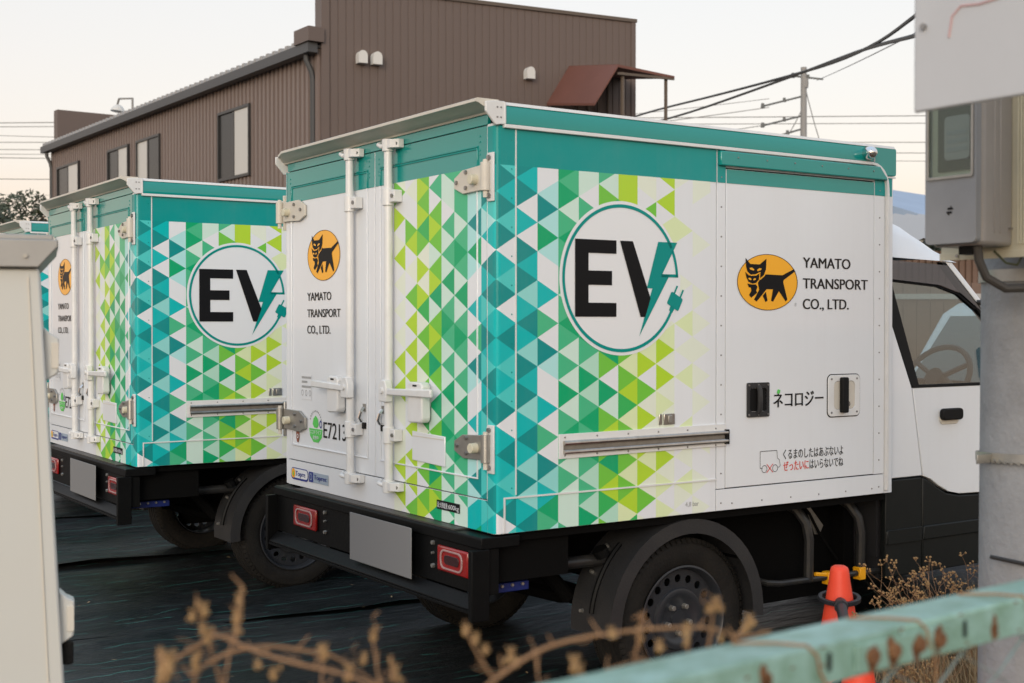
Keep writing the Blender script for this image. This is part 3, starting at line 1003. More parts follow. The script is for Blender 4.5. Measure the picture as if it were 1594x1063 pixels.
        for p in ([(a, z1), (b, z1), (b, z1 + w), (a, z1 + w)], [(a, ZBAND), (a + w, ZBAND), (a + w, z1), (a, z1)], [(b - w, ZBAND), (b, ZBAND), (b, z1), (b - w, z1)]):
            MB().prism(p, 0, -0.0065, 0.0).build('panel_bead', 'teal_paint', d, 0.002)
        B(-0.0055, -0.0016, a + 0.002, b - 0.002, 2.1395, 2.1455).build('panel_groove', 'ink_teal', d)
        rvt = MB()
        for y in (a - 0.012, b + 0.012):
            for z in (2.185, 2.165, 2.135, 2.12):
                rvt.cyl((0.0, y, z), (-0.004, y, z), 0.0045, 0.003, 8)
        tag(rvt.build('rivets', 'teal_paint', d), kind='stuff')
        # lock bar
        by = 1.075 if left else 0.735
        s = 1 if left else -1
        MB().tube([(-0.032, by, 0.868), (-0.032, by, 2.235)], 0.0172, 14).build('lock_bar', 'white_hardware', d)
        for z in (2.018, 1.072):
            g_ = MB().cyl((-0.032, by, z - 0.034), (-0.032, by, z + 0.034), 0.0235, n=16)
            g_.box(-0.040, -0.002, by - 0.062, by - 0.004, z - 0.022, z + 0.026)
            g_.build('bar_guide', 'white_hardware', d, 0.003)
            MB().cyl((-0.038, by - 0.047, z + 0.002), (-0.046, by - 0.047, z + 0.002), 0.009, 0.008, 6).build('guide_bolt', 'bolt_steel', d)
        for z, sg in ((2.225, 1), (0.868, -1)):
            k_ = MB()
            k_.prism([(-0.050, by - 0.02), (-0.002, by - 0.02), (-0.002, by - 0.075), (-0.026, by - 0.075), (-0.050, by - 0.045)], 2, z - 0.016, z + 0.018)
            k_.cyl((-0.032, by, z - 0.026), (-0.032, by, z + 0.022), 0.024, 0.026, 14)
            k_.tube([(-0.034, by, z), (-0.048, by + 0.03, z - 0.004 * sg), (-0.046, by + 0.055, z + 0.006), (-0.026, by + 0.068, z + 0.014)], 0.010, 8)
            k_.build('bar_keeper', 'white_hardware', d, 0.002)
            MB().cyl((-0.026, by - 0.062, z), (-0.034, by - 0.062, z), 0.010, 0.009, 6).build('keeper_bolt', 'bolt_steel', d)
        # handle housing
        hy0, hy1 = (1.155, 1.260) if left else (0.435, 0.548)
        MB().prism([(hy0, 1.152), (hy0 + 0.012, 1.138), (hy1 - 0.012, 1.134), (hy1, 1.148), (hy1, 1.280), (hy1 - 0.02, 1.292), (hy0 + 0.015, 1.292), (hy0, 1.280)], 0, -0.052, -0.012).build('handle_housing', 'white_hardware', d, 0.006)
        hb = MB()
        hm = (hy0 + hy1) / 2
        hb.box(-0.010, -0.002, hm - 0.04, hm + 0.04, 1.20, 1.276)
        hb.build('housing_bracket', 'white_hardware', d)
        # lever from the bar to its free end past the housing
        tip = 1.395 if left else 0.350
        lv = MB()
        lv.hexa([(-0.058, by, 1.232), (-0.044, by, 1.232), (-0.050, tip, 1.238), (-0.066, tip, 1.238)], [(-0.058, by, 1.258), (-0.044, by, 1.258), (-0.050, tip, 1.270), (-0.066, tip, 1.270)])
        lv.build('lock_lever', 'white_hardware', d, 0.005)
        MB().prism([(by - 0.030, 1.205), (by + 0.030, 1.205), (by + 0.034, 1.270), (by + 0.012, 1.292), (by - 0.018, 1.292), (by - 0.032, 1.265)], 0, -0.062, -0.030).build('lever_pivot', 'white_hardware', d, 0.004)
        MB().cyl((-0.060, by, 1.25), (-0.070, by, 1.25), 0.012, n=10).build('pivot_pin', 'white_hardware', d)
        B(-0.0535, -0.0515, hm - 0.018, hm + 0.012, 1.275, 1.282).build('keyhole', 'seal_black', d)
        # chrome slam latch near the meeting edge
        ly = 1.000 if left else 0.835
        MB().tube([(-0.006, ly, 1.165), (-0.020, ly - 0.004, 1.15), (-0.024, ly + 0.006, 1.125), (-0.012, ly + 0.010, 1.108)], 0.008, 6).build('slam_latch', 'chrome', d)
        B(-0.010, -0.001, ly - 0.014, ly + 0.012, 1.078, 1.104).build('latch_base', 'seal_black', d, 0.002)
        B(-0.006, -0.001, ly - 0.010, ly + 0.010, 1.15, 1.182).build('latch_strap', 'galvanised', d)
        # hinges
        for zc in (2.033, 1.070):
            m = 'cream_metal' if zc > 1.5 else 'galvanised'
            if left:
                pts = [(1.800, zc - 0.042), (1.800, zc + 0.048), (1.630, zc + 0.048), (1.565, zc + 0.020), (1.565, zc - 0.028), (1.625, zc - 0.048)]
                yb, yk, bl = 1.822, 1.745, [(1.675, zc + 0.030), (1.675, zc - 0.026), (1.605, zc + 0.002)]
            else:
                pts = [(0.060, zc - 0.042), (0.060, zc + 0.048), (0.205, zc + 0.040), (0.262, zc + 0.014), (0.262, zc - 0.022), (0.200, zc - 0.046)]
                yb, yk, bl = 0.034, 0.112, [(0.175, zc + 0.030), (0.175, zc - 0.026), (0.240, zc - 0.002)]
            MB().prism(pts, 0, -0.014, -0.003).build('hinge_leaf', m, d, 0.002)
            MB().cyl((-0.022, yb, zc - 0.048), (-0.022, yb, zc + 0.052), 0.0175, n=16).build('hinge_barrel', m, d, 0.001)
            MB().cyl((-0.022, yb, zc - 0.072), (-0.022, yb, zc + 0.062), 0.009, n=10).build('hinge_pin', 'cream_metal', d)
            MB().cyl((-0.008, yk, zc - 0.002), (-0.040, yk, zc - 0.002), 0.020, 0.018, 14).build('rubber_stop', 'cream_plastic', d, 0.002)
            bo = MB()
            for y, z in bl:
                bo.cyl((-0.013, y, z), (-0.022, y, z), 0.008, 0.007, 6)
            tag(bo.build('hinge_bolts', 'bolt_steel', d), kind='stuff')
            if left:
                B(-0.010, 0.05, 1.8015, 1.815, zc - 0.080, zc + 0.082).build('hinge_bracket', m, d, 0.003)
            else:
                k_ = MB().prism([(0.002, zc - 0.086), (0.040, zc - 0.086), (0.046, zc - 0.078), (0.046, zc + 0.078), (0.040, zc + 0.086), (0.002, zc + 0.086)], 0, -0.010, -0.0025)
                k_.build('hinge_bracket', 'white_hardware', d, 0.002)
                bo = MB()
                for z in (zc - 0.066, zc + 0.068):
                    bo.cyl((-0.009, 0.026, z), (-0.019, 0.026, z), 0.010, 0.009, 6)
                tag(bo.build('bracket_bolts', 'bolt_steel', d), kind='stuff')
        return d
    RD = rear_door(0.0555, 0.9045, False)
    LD = rear_door(0.9105, 1.7765, True)
    def rmm(u, z, off):
        return (-off, u, z)
    # left door: logo, lettering, stickers (mirrored because the reader stands behind the truck)
    def flip(u, z, off):
        return (-off, 2 * 1.393 - u, z)
    cat_logo(LD, 1.393, 1.818, 0.1645, 0.1115, flip)
    gl = lambda u, z: (-0.0018, u, z)
    for w_, u1_, zb_ in (('YAMATO', 1.317, 1.620), ('TRANSPORT', 1.226, 1.545), ('CO., LTD.', 1.326, 1.472)):
        tx = MB()
        text_add(tx, w_, 1.562, u1_, zb_, 0.038, gl, 0.018)
        tx.build('company_lettering', 'ink_brown', LD, smooth=False, recalc=False)
    tx = MB()
    text_add(tx, 'E7213', 1.397, 1.175, 1.012, 0.074, gl, 0.004)
    fleet = tx.build('fleet_number', 'ink_black', LD, smooth=False, recalc=False)
    layer([([(1.545, 1.045), (1.408, 1.045), (1.415, 1.010), (1.450, 0.985), (1.500, 0.985), (1.535, 1.010)], []),
           ([(1.477, 1.105), (1.500, 1.090), (1.508, 1.065), (1.492, 1.050), (1.462, 1.050), (1.446, 1.065), (1.454, 1.090)], [])], 'eco_sticker', 'ink_green', 0.0018, LD, rmm)
    layer([(circle(1.425, 1.068, 0.014, 0.018, 14), [circle(1.425, 1.068, 0.008, 0.011, 14)])], 'eco_badge', 'ink_blue', 0.0018, LD, rmm)
    tx = MB()
    text_add(tx, 'エコドライブ', 1.534, 1.418, 1.022, 0.016, lambda u, z: (-0.0028, u, z), 0.01)
    text_add(tx, '実施中', 1.505, 1.446, 0.999, 0.014, lambda u, z: (-0.0028, u, z), 0.01)
    tx.build('eco_lettering', 'ink_white', LD, smooth=False, recalc=False)
    dots = []
    for k in range(11):
        an = R(15 + 15 * k)
        dots.append((circle(1.477 + 0.058 * math.cos(an), 1.075 + 0.050 * math.sin(an), 0.0045, n=6), []))
    layer(dots, 'eco_dots', 'ink_grey', 0.0018, LD, rmm)
    layer([([(1.685, 1.022), (1.650, 1.022), (1.650, 0.995), (1.660, 0.972), (1.675, 0.972), (1.685, 0.995)], [])], 'charm_tag', 'tag_brown', 0.0026, LD, rmm)
    layer([(circle(1.667, 1.0, 0.010, n=12), [circle(1.667, 1.0, 0.006, n=12)])], 'charm_mark', 'ink_white', 0.0034, LD, rmm)
    layer([([(1.630, 1.172), (1.520, 1.172), (1.520, 1.290), (1.630, 1.290)], [])], 'notice_sticker', 'ink_white', 0.0018, LD, rmm)
    marks = []
    for z, n_ in ((1.272, 8), (1.252, 5), (1.230, 8)):
        for k in range(n_):
            y = 1.622 - 0.0125 * k
            marks.append(([(y, z - 0.005), (y - 0.009, z - 0.005), (y - 0.009, z + 0.005), (y, z + 0.005)], []))
    for y in (1.615, 1.575, 1.535):
        marks.append((circle(y, 1.202, 0.011, 0.014, 12), [circle(y, 1.202, 0.008, 0.011, 12)]))
    layer(marks, 'notice_marks', 'ink_grey', 0.0026, LD, rmm)
    # right door: blank holder
    MB().prism([(0.339, 0.978), (0.588, 0.984), (0.588, 1.098), (0.339, 1.092)], 0, -0.008, -0.002).build('document_holder', 'white_paint', RD, 0.003)
    B(-0.0095, -0.0075, 0.343, 0.584, 1.078, 1.081).build('holder_crease', 'cream_metal', RD)

    # ---- rear bumper
    bp = MB()
    bp.box(-0.052, 0.02, 0.01, 1.79, 0.555, 0.720)
    bp = bp.build('rear_bumper', 'frame_black', T, 0.003)
    MB().prism([(-0.062, 0.722), (-0.062, 0.757), (-0.056, 0.762), (0.10, 0.762), (0.10, 0.722)], 1, -0.002, 1.802).build('bumper_top_rail', 'frame_black', bp, 0.003)
    B(-0.050, 0.02, 0.2, 1.6, 0.7625, 0.7685).build('bumper_gasket', 'cable', bp)
    MB().prism([(-0.098, 0.508), (-0.098, 0.514), (-0.056, 0.552), (-0.050, 0.552), (-0.050, 0.508)], 1, 0.022, 1.778).build('bumper_channel', 'frame_black', bp, 0.002)
    MB().prism([(-0.100, 0.496), (-0.100, 0.507), (-0.02, 0.507), (-0.02, 0.496)], 1, 0.022, 1.778).build('bumper_lip', 'frame_black', bp, 0.001)
    for y in (-0.006, 1.780):
        B(-0.104, -0.03, y, y + 0.026, 0.470, 0.7215).build('bumper_end', 'frame_black', bp, 0.003)
    for y0, y1 in ((0.085, 0.300), (1.345, 1.580)):
        lo, hi = (y0, y1)
        MB().prism([(lo, 0.606), (hi, 0.606), (hi, 0.700), (lo, 0.700)], 0, -0.066, -0.0525).build('tail_light', 'red_lens', bp, 0.008)
        u0, u1 = lo + 0.030, hi - 0.030
        o_ = rr(u0, u1, 0.618, 0.690, 0.026, 4)
        cx_, cz_ = (u0 + u1) / 2, 0.654
        i_ = [(cx_ + (p[0] - cx_) * 0.90, cz_ + (p[1] - cz_) * 0.82) for p in o_]
        MB().prism(o_, 0, -0.071, -0.0665, [i_]).build('light_ring', 'clear_lens', bp, 0.001)
        i2 = [(cx_ + (p[0] - cx_) * 0.66, cz_ + (p[1] - cz_) * 0.48) for p in o_]
        MB().prism(i2, 0, -0.069, -0.0665).build('light_core', 'dark_lens', bp, 0.001)
    for y in (0.345, 1.270):
        for z, r in ((0.700, 0.010), (0.662, 0.006), (0.614, 0.010)):
            MB().cyl((-0.052, y, z), (-0.062, y, z), r, r * 0.8, 6).build('bumper_bolt', 'galvanised', bp)
    B(-0.090, -0.086, 0.450, 0.965, 0.548, 0.742).build('number_plate', 'plate_grey', bp, 0.002)
    B(-0.086, -0.052, 0.62, 0.86, 0.60, 0.68).build('plate_bracket', 'frame_black', bp)
    B(-0.02, 0.21, 0.10, 0.125, 0.537, 0.570).build('jack_bar', 'bar_blue', bp, 0.002)
    bo = MB()
    for k in range(5):
        bo.cyl((0.0 + 0.045 * k, 0.099, 0.561), (0.0 + 0.045 * k, 0.093, 0.561), 0.007, 0.006, 6)
    tag(bo.build('bar_nuts', 'galvanised', bp), kind='stuff')

    # ---- chassis
    cs = MB()
    cs.box(0.02, 4.0, 0.42, 0.52, 0.50, 0.755)
    cs.box(0.02, 4.0, 1.28, 1.38, 0.50, 0.755)
    cs.box(0.02, 2.08, 0.03, 1.77, 0.735, 0.768)
    cs.box(1.35, 2.12, 0.33, 1.47, 0.27, 0.72)
    cs.box(0.03, 0.36, 0.06, 0.10, 0.585, 0.745)
    cs.box(0.03, 0.36, 1.70, 1.74, 0.585, 0.745)
    cs.box(2.06, 2.13, 0.25, 1.55, 0.25, 0.74)
    cs = cs.build('chassis', 'under_black', T)
    MB().cyl((0.925, 0.28, 0.318), (0.925, 1.52, 0.318), 0.045, n=12).build('rear_axle', 'under_black', cs)
    MB().cyl((0.30, 0.32, 0.70), (0.55, 0.32, 0.43), 0.03, n=10).build('shock_absorber', 'under_black', cs)
    for y in (0.46, 1.34):
        MB().tube([(0.30, y, 0.50), (0.62, y, 0.40), (0.925, y, 0.36), (1.25, y, 0.40), (1.5, y, 0.50)], 0.03, 6).build('leaf_spring', 'under_black', cs)
    # side guard
    sg = MB().tube([(1.42, 0.30, 0.425), (1.44, 0.20, 0.420), (1.47, 0.14, 0.412), (1.52, 0.12, 0.408), (1.90, 0.12, 0.402), (2.16, 0.12, 0.398), (2.20, 0.14, 0.398), (2.23, 0.20, 0.40)], 0.014, 10)
    sg = sg.build('side_guard', 'steel_tube', T)
    for x in (1.70, 2.03):
        MB().tube([(x - 0.075, 0.30, 0.745), (x - 0.060, 0.22, 0.735), (x - 0.035, 0.16, 0.705), (x - 0.010, 0.13, 0.650), (x, 0.122, 0.58), (x, 0.125, 0.40)], 0.022, 10).build('guard_hoop', 'steel_tube', sg)
    for x0, x1 in ((1.80, 1.835), (2.0, 2.04)):
        B(x0, x1, 0.098, 0.142, 0.372, 0.428).build('yellow_clip', 'clip_yellow', sg, 0.004)
    MB().tube([(1.735, 0.118, 0.425), (1.81, 0.112, 0.415)], 0.009, 6).build('yellow_lead', 'clip_yellow', sg)
    MB().prism([(1.835, 0.700), (1.865, 0.690), (1.950, 0.600), (1.925, 0.560), (1.895, 0.565)], 1, 0.27, 0.275).build('hanging_label', 'galvanised', sg)
    MB().tube([(1.80, 0.29, 0.74), (1.86, 0.27, 0.66), (1.92, 0.26, 0.56), (2.02, 0.25, 0.44)], 0.007, 6).build('brake_hose', 'under_black', sg)

    # ---- mudguards
    for side in (0, 1):
        y0, y1 = (0.018, 0.268) if side == 0 else (1.532, 1.782)
        cx, cz = 0.925, 0.345
        m = MB()
        n = 26
        a0, a1 = -4.0, 184.0
        prof = [(0.400, y0), (0.400, y1), (0.392, y1), (0.392, y0 + 0.008), (0.343, y0 + 0.006), (0.343, y0), (0.390, y0)]
        if side == 1:
            prof = [(r, 1.80 - y) for r, y in [(0.400, 0.018), (0.400, 0.268), (0.392, 0.268), (0.392, 0.026), (0.343, 0.024), (0.343, 0.018), (0.390, 0.018)]]
        k = len(prof)
        vs_ = []
        for i in range(n + 1):
            a = R(a0 + (a1 - a0) * i / n)
            for r, y in prof:
                vs_.append((cx + r * math.cos(a), y, cz + r * math.sin(a)))
        fs = [(i * k + j, i * k + (j + 1) % k, (i + 1) * k + (j + 1) % k, (i + 1) * k + j) for i in range(n) for j in range(k)]
        fs += [tuple(range(k - 1, -1, -1)), tuple(range(n * k, (n + 1) * k))]
        m.add(vs_, fs)
        mg = m.build('mudguard', 'guard_plastic', T, sharp=40)
        if side == 0:
            MB().tube([(0.33, 0.16, 0.60), (0.62, 0.16, 0.60)], 0.024, 12).build('guard_stay', 'steel_tube', mg)
            MB().cyl((0.56, 0.13, 0.648), (0.575, 0.13, 0.62), 0.03, n=10).build('stay_cap', 'frame_black', mg)
            st = MB()
            st.tube([(cx + 0.408 * math.cos(R(t)), 0.13, cz + 0.408 * math.sin(R(t))) for t in range(130, 176, 6)], 0.010, 6)
            st.build('guard_strap', 'frame_black', mg)
            for t in (133, 150, 172):
                p = (cx + 0.40 * math.cos(R(t)), 0.195, cz + 0.40 * math.sin(R(t)))
                p2 = (cx + 0.414 * math.cos(R(t)), 0.195, cz + 0.414 * math.sin(R(t)))
                MB().cyl(p, p2, 0.009, 0.007, 6).build('guard_bolt', 'galvanised', mg)
            MB().cyl((1.275, 0.07, 0.56), (1.275, 0.20, 0.56), 0.022, n=12).build('stay_cap', 'frame_black', mg)

    # ---- wheels
    def wheel(x, y, out_):
        """out_ = -1 when the outside faces -y"""
        w = 0.098
        rt = 0.318
        c = (x, y, rt + 0.006)
        prof = [(0.205, w * 0.80), (0.222, w * 0.93), (0.262, w * 1.0), (0.292, w * 0.97), (0.306, w * 0.86)]
        tread = []
        for k in range(5):
            h0 = w * (0.82 - k * 0.41)
            h1 = h0 - w * 0.30
            tread += [(0.306, h0 + 0.002), (rt, h0 - 0.002), (rt, h1 + 0.002), (0.306, h1 - 0.002)]
        tread = [p for p in tread if abs(p[1]) < w]
        full = prof + tread + [(r, -h) for r, h in reversed(prof)]
        tm = MB().lathe(full, c, (0, out_, 0), 56)
        wh = empty('wheel', (x * (1 - 1.03), 0, 0), parent=T)
        wh.scale = (1.03, 1.0, 1.03)
        tm.build('tyre', 'rubber', wh, sharp=30)
        sh = MB()
        for k in range(72):                       # shoulder blocks
            a = 2 * math.pi * k / 72
            for hh in (w * 0.90, -w * 0.90):
                p0 = Vector((math.cos(a) * 0.300, out_ * hh, math.sin(a) * 0.300)) + Vector(c)
                p1 = Vector((math.cos(a) * 0.3175, out_ * hh * 0.93, math.sin(a) * 0.3175)) + Vector(c)
                t_ = Vector((-math.sin(a), 0, math.cos(a))) * 0.009
                nrm = Vector((0, out_ * math.copysign(0.010, hh), 0))
                sh.hexa([p0 - t_ - nrm, p0 + t_ - nrm, p0 + t_ + nrm, p0 - t_ + nrm], [p1 - t_ - nrm, p1 + t_ - nrm, p1 + t_ + nrm * 0.4, p1 - t_ + nrm * 0.4])
        tag(sh.build('tread_blocks', 'rubber', wh, smooth=False), kind='stuff')
        rim = MB().lathe([(0.207, w * 0.86), (0.213, w * 0.95), (0.206, w * 0.97), (0.199, w * 0.88), (0.194, w * 0.55), (0.190, w * 0.30)], c, (0, out_, 0), 48)
        rim.lathe([(0.194, w * 0.55), (0.194, -w * 0.9), (0.20, -w * 0.9)], c, (0, out_, 0), 48)
        rim.build('rim', 'rim_paint', wh)
        # pressed disc with a ring of round holes
        holes = []
        nh = 18
        for k in range(nh):
            a = 2 * math.pi * (k + 0.5) / nh
            holes.append(circle(x + 0.157 * math.cos(a), c[2] + 0.157 * math.sin(a), 0.0165, 0.0165, 10))
        yo = y + out_ * w * 0.58
        MB().prism(circle(x, c[2], 0.193, n=48), 1, yo, yo - out_ * 0.006, holes + [circle(x, c[2], 0.122, n=32)]).build('wheel_disc', 'rim_paint', wh, sharp=30)
        MB().lathe([(0.123, w * 0.58 - 0.003), (0.118, w * 0.68), (0.105, w * 0.72), (0.088, w * 0.66), (0.076, w * 0.56), (0.05, w * 0.55), (0.036, w * 0.55), (0.035, w * 0.66), (0.0, w * 0.66)], c, (0, out_, 0), 40).build('wheel_centre', 'rim_paint', wh, sharp=50)
        B(x - 0.14, x + 0.14, min(y, y - out_ * 0.02), max(y, y - out_ * 0.02), c[2] - 0.14, c[2] + 0.14).build('brake_drum', 'under_black', wh)
        for k in range(5):
            a = R(54 + 72 * k)
            p = (x + 0.056 * math.cos(a), y + out_ * w * 0.54, c[2] + 0.056 * math.sin(a))
            p2 = (p[0], y + out_ * (w * 0.54 + 0.022), p[2])
            MB().cyl(p, p2, 0.0125, 0.0105, 6).build('wheel_nut', 'galvanised', wh, 0.001)
        return wh
    wheel(0.940, 0.165, -1)
    wheel(0.940, 1.635, 1)
    wheel(3.70, 0.185, -1)
    wheel(3.70, 1.615, 1)

    # ---- cab
    def shell(y):
        return y
    def tum(z):
        return 0.070 + max(0.0, z - 1.215) * 0.075
    def cabpoly(poly, name, m, parent, off=0.0, th=0.03, holes=(), both=True, bevel=0.0):
        res = None
        for s in ((0, 1) if both else (0,)):
            b = MB()
            rings = [poly] + list(holes)
            pts = [p for r_ in rings for p in r_]
            n_ = len(pts)
            def yy(z, d):
                v_ = tum(z) + off + d
                return v_ if s == 0 else 1.80 - v_
            v_ = [(p[0], yy(p[1], 0), p[1]) for p in pts] + [(p[0], yy(p[1], th), p[1]) for p in pts]
            tris = tessellate_polygon([[Vector((p[0], p[1], 0)) for p in r_] for r_ in rings])
            fs_ = []
            for t in tris:
                fs_ += [tuple(t), tuple(i + n_ for i in reversed(t))]
            o_ = 0
            for r_ in rings:
                for i in range(len(r_)):
                    j = (i + 1) % len(r_)
                    fs_.append((o_ + i, o_ + i + n_, o_ + j + n_, o_ + j))
                o_ += len(r_)
            b.add(v_, fs_)
            ob = b.build(name, m, parent, bevel)
            res = res or ob
        return res
    floor_ = MB().box(2.14, 3.45, 0.12, 1.68, 0.36, 0.46).box(2.13, 2.17, 0.12, 1.68, 0.46, 1.80).box(3.40, 3.46, 0.14, 1.66, 0.46, 1.10)
    cab = floor_.build('cab', 'interior', T)
    cabpoly([(2.14, 0.818), (2.384, 0.818), (2.311, 1.222), (2.165, 1.60), (2.14, 1.60)], 'quarter_panel', 'white_paint', cab, bevel=0.003)
    cabpoly([(2.392, 0.816), (2.44, 0.800), (2.50, 0.765), (2.57, 0.732), (2.66, 0.715), (2.80, 0.711), (3.40, 0.711), (3.40, 1.17), (3.20, 1.222), (2.319, 1.222)], 'cab_door', 'white_paint', cab, bevel=0.004)
    cabpoly([(2.14, 0.37), (2.386, 0.37), (2.386, 0.811), (2.14, 0.811)], 'lower_panel', 'cab_plastic', cab, 0.004, bevel=0.006)
    cabpoly([(2.394, 0.37), (3.40, 0.37), (3.40, 0.704), (2.80, 0.704), (2.66, 0.708), (2.565, 0.725), (2.495, 0.758), (2.435, 0.793), (2.394, 0.809)], 'lower_panel', 'cab_plastic', cab, 0.004, bevel=0.008)
    cabpoly([(2.14, 0.52), (2.386, 0.52), (2.386, 0.585), (2.14, 0.585)], 'rub_strip', 'cab_plastic', cab, -0.006, 0.012, bevel=0.006)
    cabpoly([(2.394, 0.52), (3.38, 0.52), (3.38, 0.585), (2.394, 0.585)], 'rub_strip', 'cab_plastic', cab, -0.006, 0.012, bevel=0.006)
    cabpoly([(2.14, 1.602), (2.165, 1.602), (2.313, 1.226), (2.366, 1.226), (2.215, 1.700), (2.14, 1.720)], 'door_pillar', 'seal_black', cab, 0.001, 0.02, bevel=0.002)
    cabpoly([(2.14, 1.722), (2.214, 1.702), (2.368, 1.228), (3.19, 1.228), (2.80, 1.585), (2.68, 1.655), (2.54, 1.690), (2.14, 1.716)], 'side_window', 'car_glass', cab, 0.010, 0.004)
    cabpoly([(2.14, 1.722), (2.54, 1.697), (2.685, 1.662), (2.81, 1.590), (2.855, 1.565), (2.60, 1.790), (2.14, 1.808)], 'wind_deflector', 'tint_glass', cab, -0.012, 0.004)
    cabpoly([(2.14, 1.714), (2.54, 1.689), (2.68, 1.654), (2.80, 1.584), (2.81, 1.592), (2.685, 1.664), (2.54, 1.699), (2.14, 1.724)], 'window_seal', 'seal_black', cab, 0.001, 0.02)
    cabpoly([(2.32, 1.2225), (3.22, 1.2225), (3.20, 1.236), (2.315, 1.236)], 'window_seal', 'seal_black', cab, -0.002, 0.03)
    # A pillars: black inner band and white outer strip
    cabpoly([(2.575, 1.806), (2.605, 1.806), (3.30, 1.205), (3.215, 1.222)], 'pillar_seal', 'seal_black', cab, 0.003, 0.03)
    cabpoly([(2.607, 1.808), (2.650, 1.812), (3.36, 1.195), (3.302, 1.205)], 'windscreen_pillar', 'white_paint', cab, 0.004, 0.05, bevel=0.006)
    for s in (0, 1):
        p = (2.825, 0.105, 1.618) if s == 0 else (2.825, 1.695, 1.618)
        MB().tube([p, (p[0] + 0.02, p[1] - 0.03 if s == 0 else p[1] + 0.03, p[2]), (p[0] + 0.20, p[1] - 0.06 if s == 0 else p[1] + 0.06, p[2] - 0.012)], 0.013, 8).build('mirror_arm', 'steel_tube', cab)
    # roof, crowned across and falling to the windscreen
    rf = MB()
    xs = [2.12, 2.25, 2.40, 2.50, 2.60, 2.68]
    crown = [2.085, 2.060, 2.010, 1.955, 1.890, 1.830]
    edge = [1.820, 1.818, 1.814, 1.812, 1.810, 1.806]
    ny = 44
    vs_ = []
    for x_, zc, ze in zip(xs, crown, edge):
        y_e = tum(ze) - 0.004
        for j in range(ny + 1):
            t = j / ny
            y_ = y_e + (1.80 - 2 * y_e) * t
            k_ = 1 - abs(2 * t - 1) ** 9
            vs_.append((x_, y_, ze + (zc - ze) * k_ ** 0.75))
    nx_ = len(xs)
    fs = [(i * (ny + 1) + j, i * (ny + 1) + j + 1, (i + 1) * (ny + 1) + j + 1, (i + 1) * (ny + 1) + j) for i in range(nx_ - 1) for j in range(ny)]
    rf.add(vs_, fs)
    rf.build('cab_roof', 'white_paint', cab, recalc=False, sharp=60)
    MB().add([(2.70, 0.20, 1.815), (2.70, 1.60, 1.815), (3.36, 1.66, 1.185), (3.36, 0.14, 1.185)], [(0, 1, 2, 3)]).build('windscreen', 'car_glass', cab, smooth=False)
    # nose
    ns = MB()
    sec = [(3.36, 1.18), (3.62, 1.10), (3.90, 1.02), (4.06, 0.90), (4.13, 0.70), (4.14, 0.50)]
    ny = 8
    vs_ = []
    for i, (x_, z_) in enumerate(sec):
        for j in range(ny + 1):
            t = j / ny
            bow = 0.06 * (1 - (2 * t - 1) ** 2)
            vs_.append((x_ + (bow if i > 1 else 0), 0.075 + 1.65 * t, z_ + (bow * 0.6 if i < 4 else 0)))
    ns.add(vs_, [(i * (ny + 1) + j, i * (ny + 1) + j + 1, (i + 1) * (ny + 1) + j + 1, (i + 1) * (ny + 1) + j) for i in range(len(sec) - 1) for j in range(ny)])
    ns.build('bonnet', 'white_paint', cab, recalc=False, sharp=60)
    arch = [(3.70 + 0.37 * math.cos(R(t)), 0.324 + 0.37 * math.sin(R(t))) for t in range(180, -1, -15)]
    cabpoly([(3.405, 1.17), (3.405, 0.50)] + [(3.345 + 0.06, 0.44)] + [(p[0], p[1]) for p in arch if p[0] > 3.41] + [(4.12, 0.45), (4.13, 0.70), (4.05, 0.90), (3.88, 1.015), (3.62, 1.09)], 'front_wing', 'white_paint', cab, bevel=0.004)
    B(4.05, 4.20, 0.08, 1.72, 0.30, 0.50).build('front_bumper', 'cab_plastic', cab, 0.03)
    # inside
    B(2.95, 3.40, 0.16, 1.64, 0.90, 1.17).build('dashboard', 'interior', cab, 0.04)
    st = MB()
    cw = Vector((2.98, 0.46, 1.235))
    axw = Vector((-0.85, 0, 0.52)).normalized()
    uw = Vector((0, 1, 0))
    vw = axw.cross(uw)
    ring = [cw + (uw * math.cos(R(t)) + vw * math.sin(R(t))) * 0.19 for t in range(0, 360, 12)]
    st.tube(ring + [ring[0]], 0.015, 8, caps=False)
    for t in (90, 210, 330):
        st.tube([cw, cw + (uw * math.cos(R(t)) + vw * math.sin(R(t))) * 0.185], 0.013, 6)
    st.cyl(cw + axw * 0.03, cw - axw * 0.35, 0.05, 0.03, 12)
    st.build('steering_wheel', 'guard_plastic', cab)
    for y in (0.30, 1.08):
        B(2.42, 2.85, y, y + 0.44, 0.62, 0.76).build('seat_cushion', 'interior', cab, 0.04)
        MB().prism([(2.42, 0.75), (2.54, 0.75), (2.42, 1.30), (2.30, 1.30)], 1, y, y + 0.44).build('seat_back', 'interior', cab, 0.04)
    # door handle
    MB().prism(rr(2.505, 2.640, 1.048, 1.115, 0.02), 1, 0.0635, 0.0695).build('handle_recess', 'cream_metal', cab, 0.002)
    MB().prism(rr(2.500, 2.645, 1.068, 1.122, 0.018), 1, 0.040, 0.066).build('door_handle', 'seal_black', cab, 0.006)
    mr_ = MB().prism(rr(2.99, 3.12, 1.25, 1.42, 0.03), 1, -0.05, 0.02)
    mr_.build('door_mirror', 'seal_black', cab, 0.01)
    return T, fleet

truck, fleet_obj = make_truck()

def copy_tree(o, parent=None):
    c = o.copy()
    COL.objects.link(c)
    c.parent = parent
    for ch in list(o.children):
        copy_tree(ch, c)
    return c

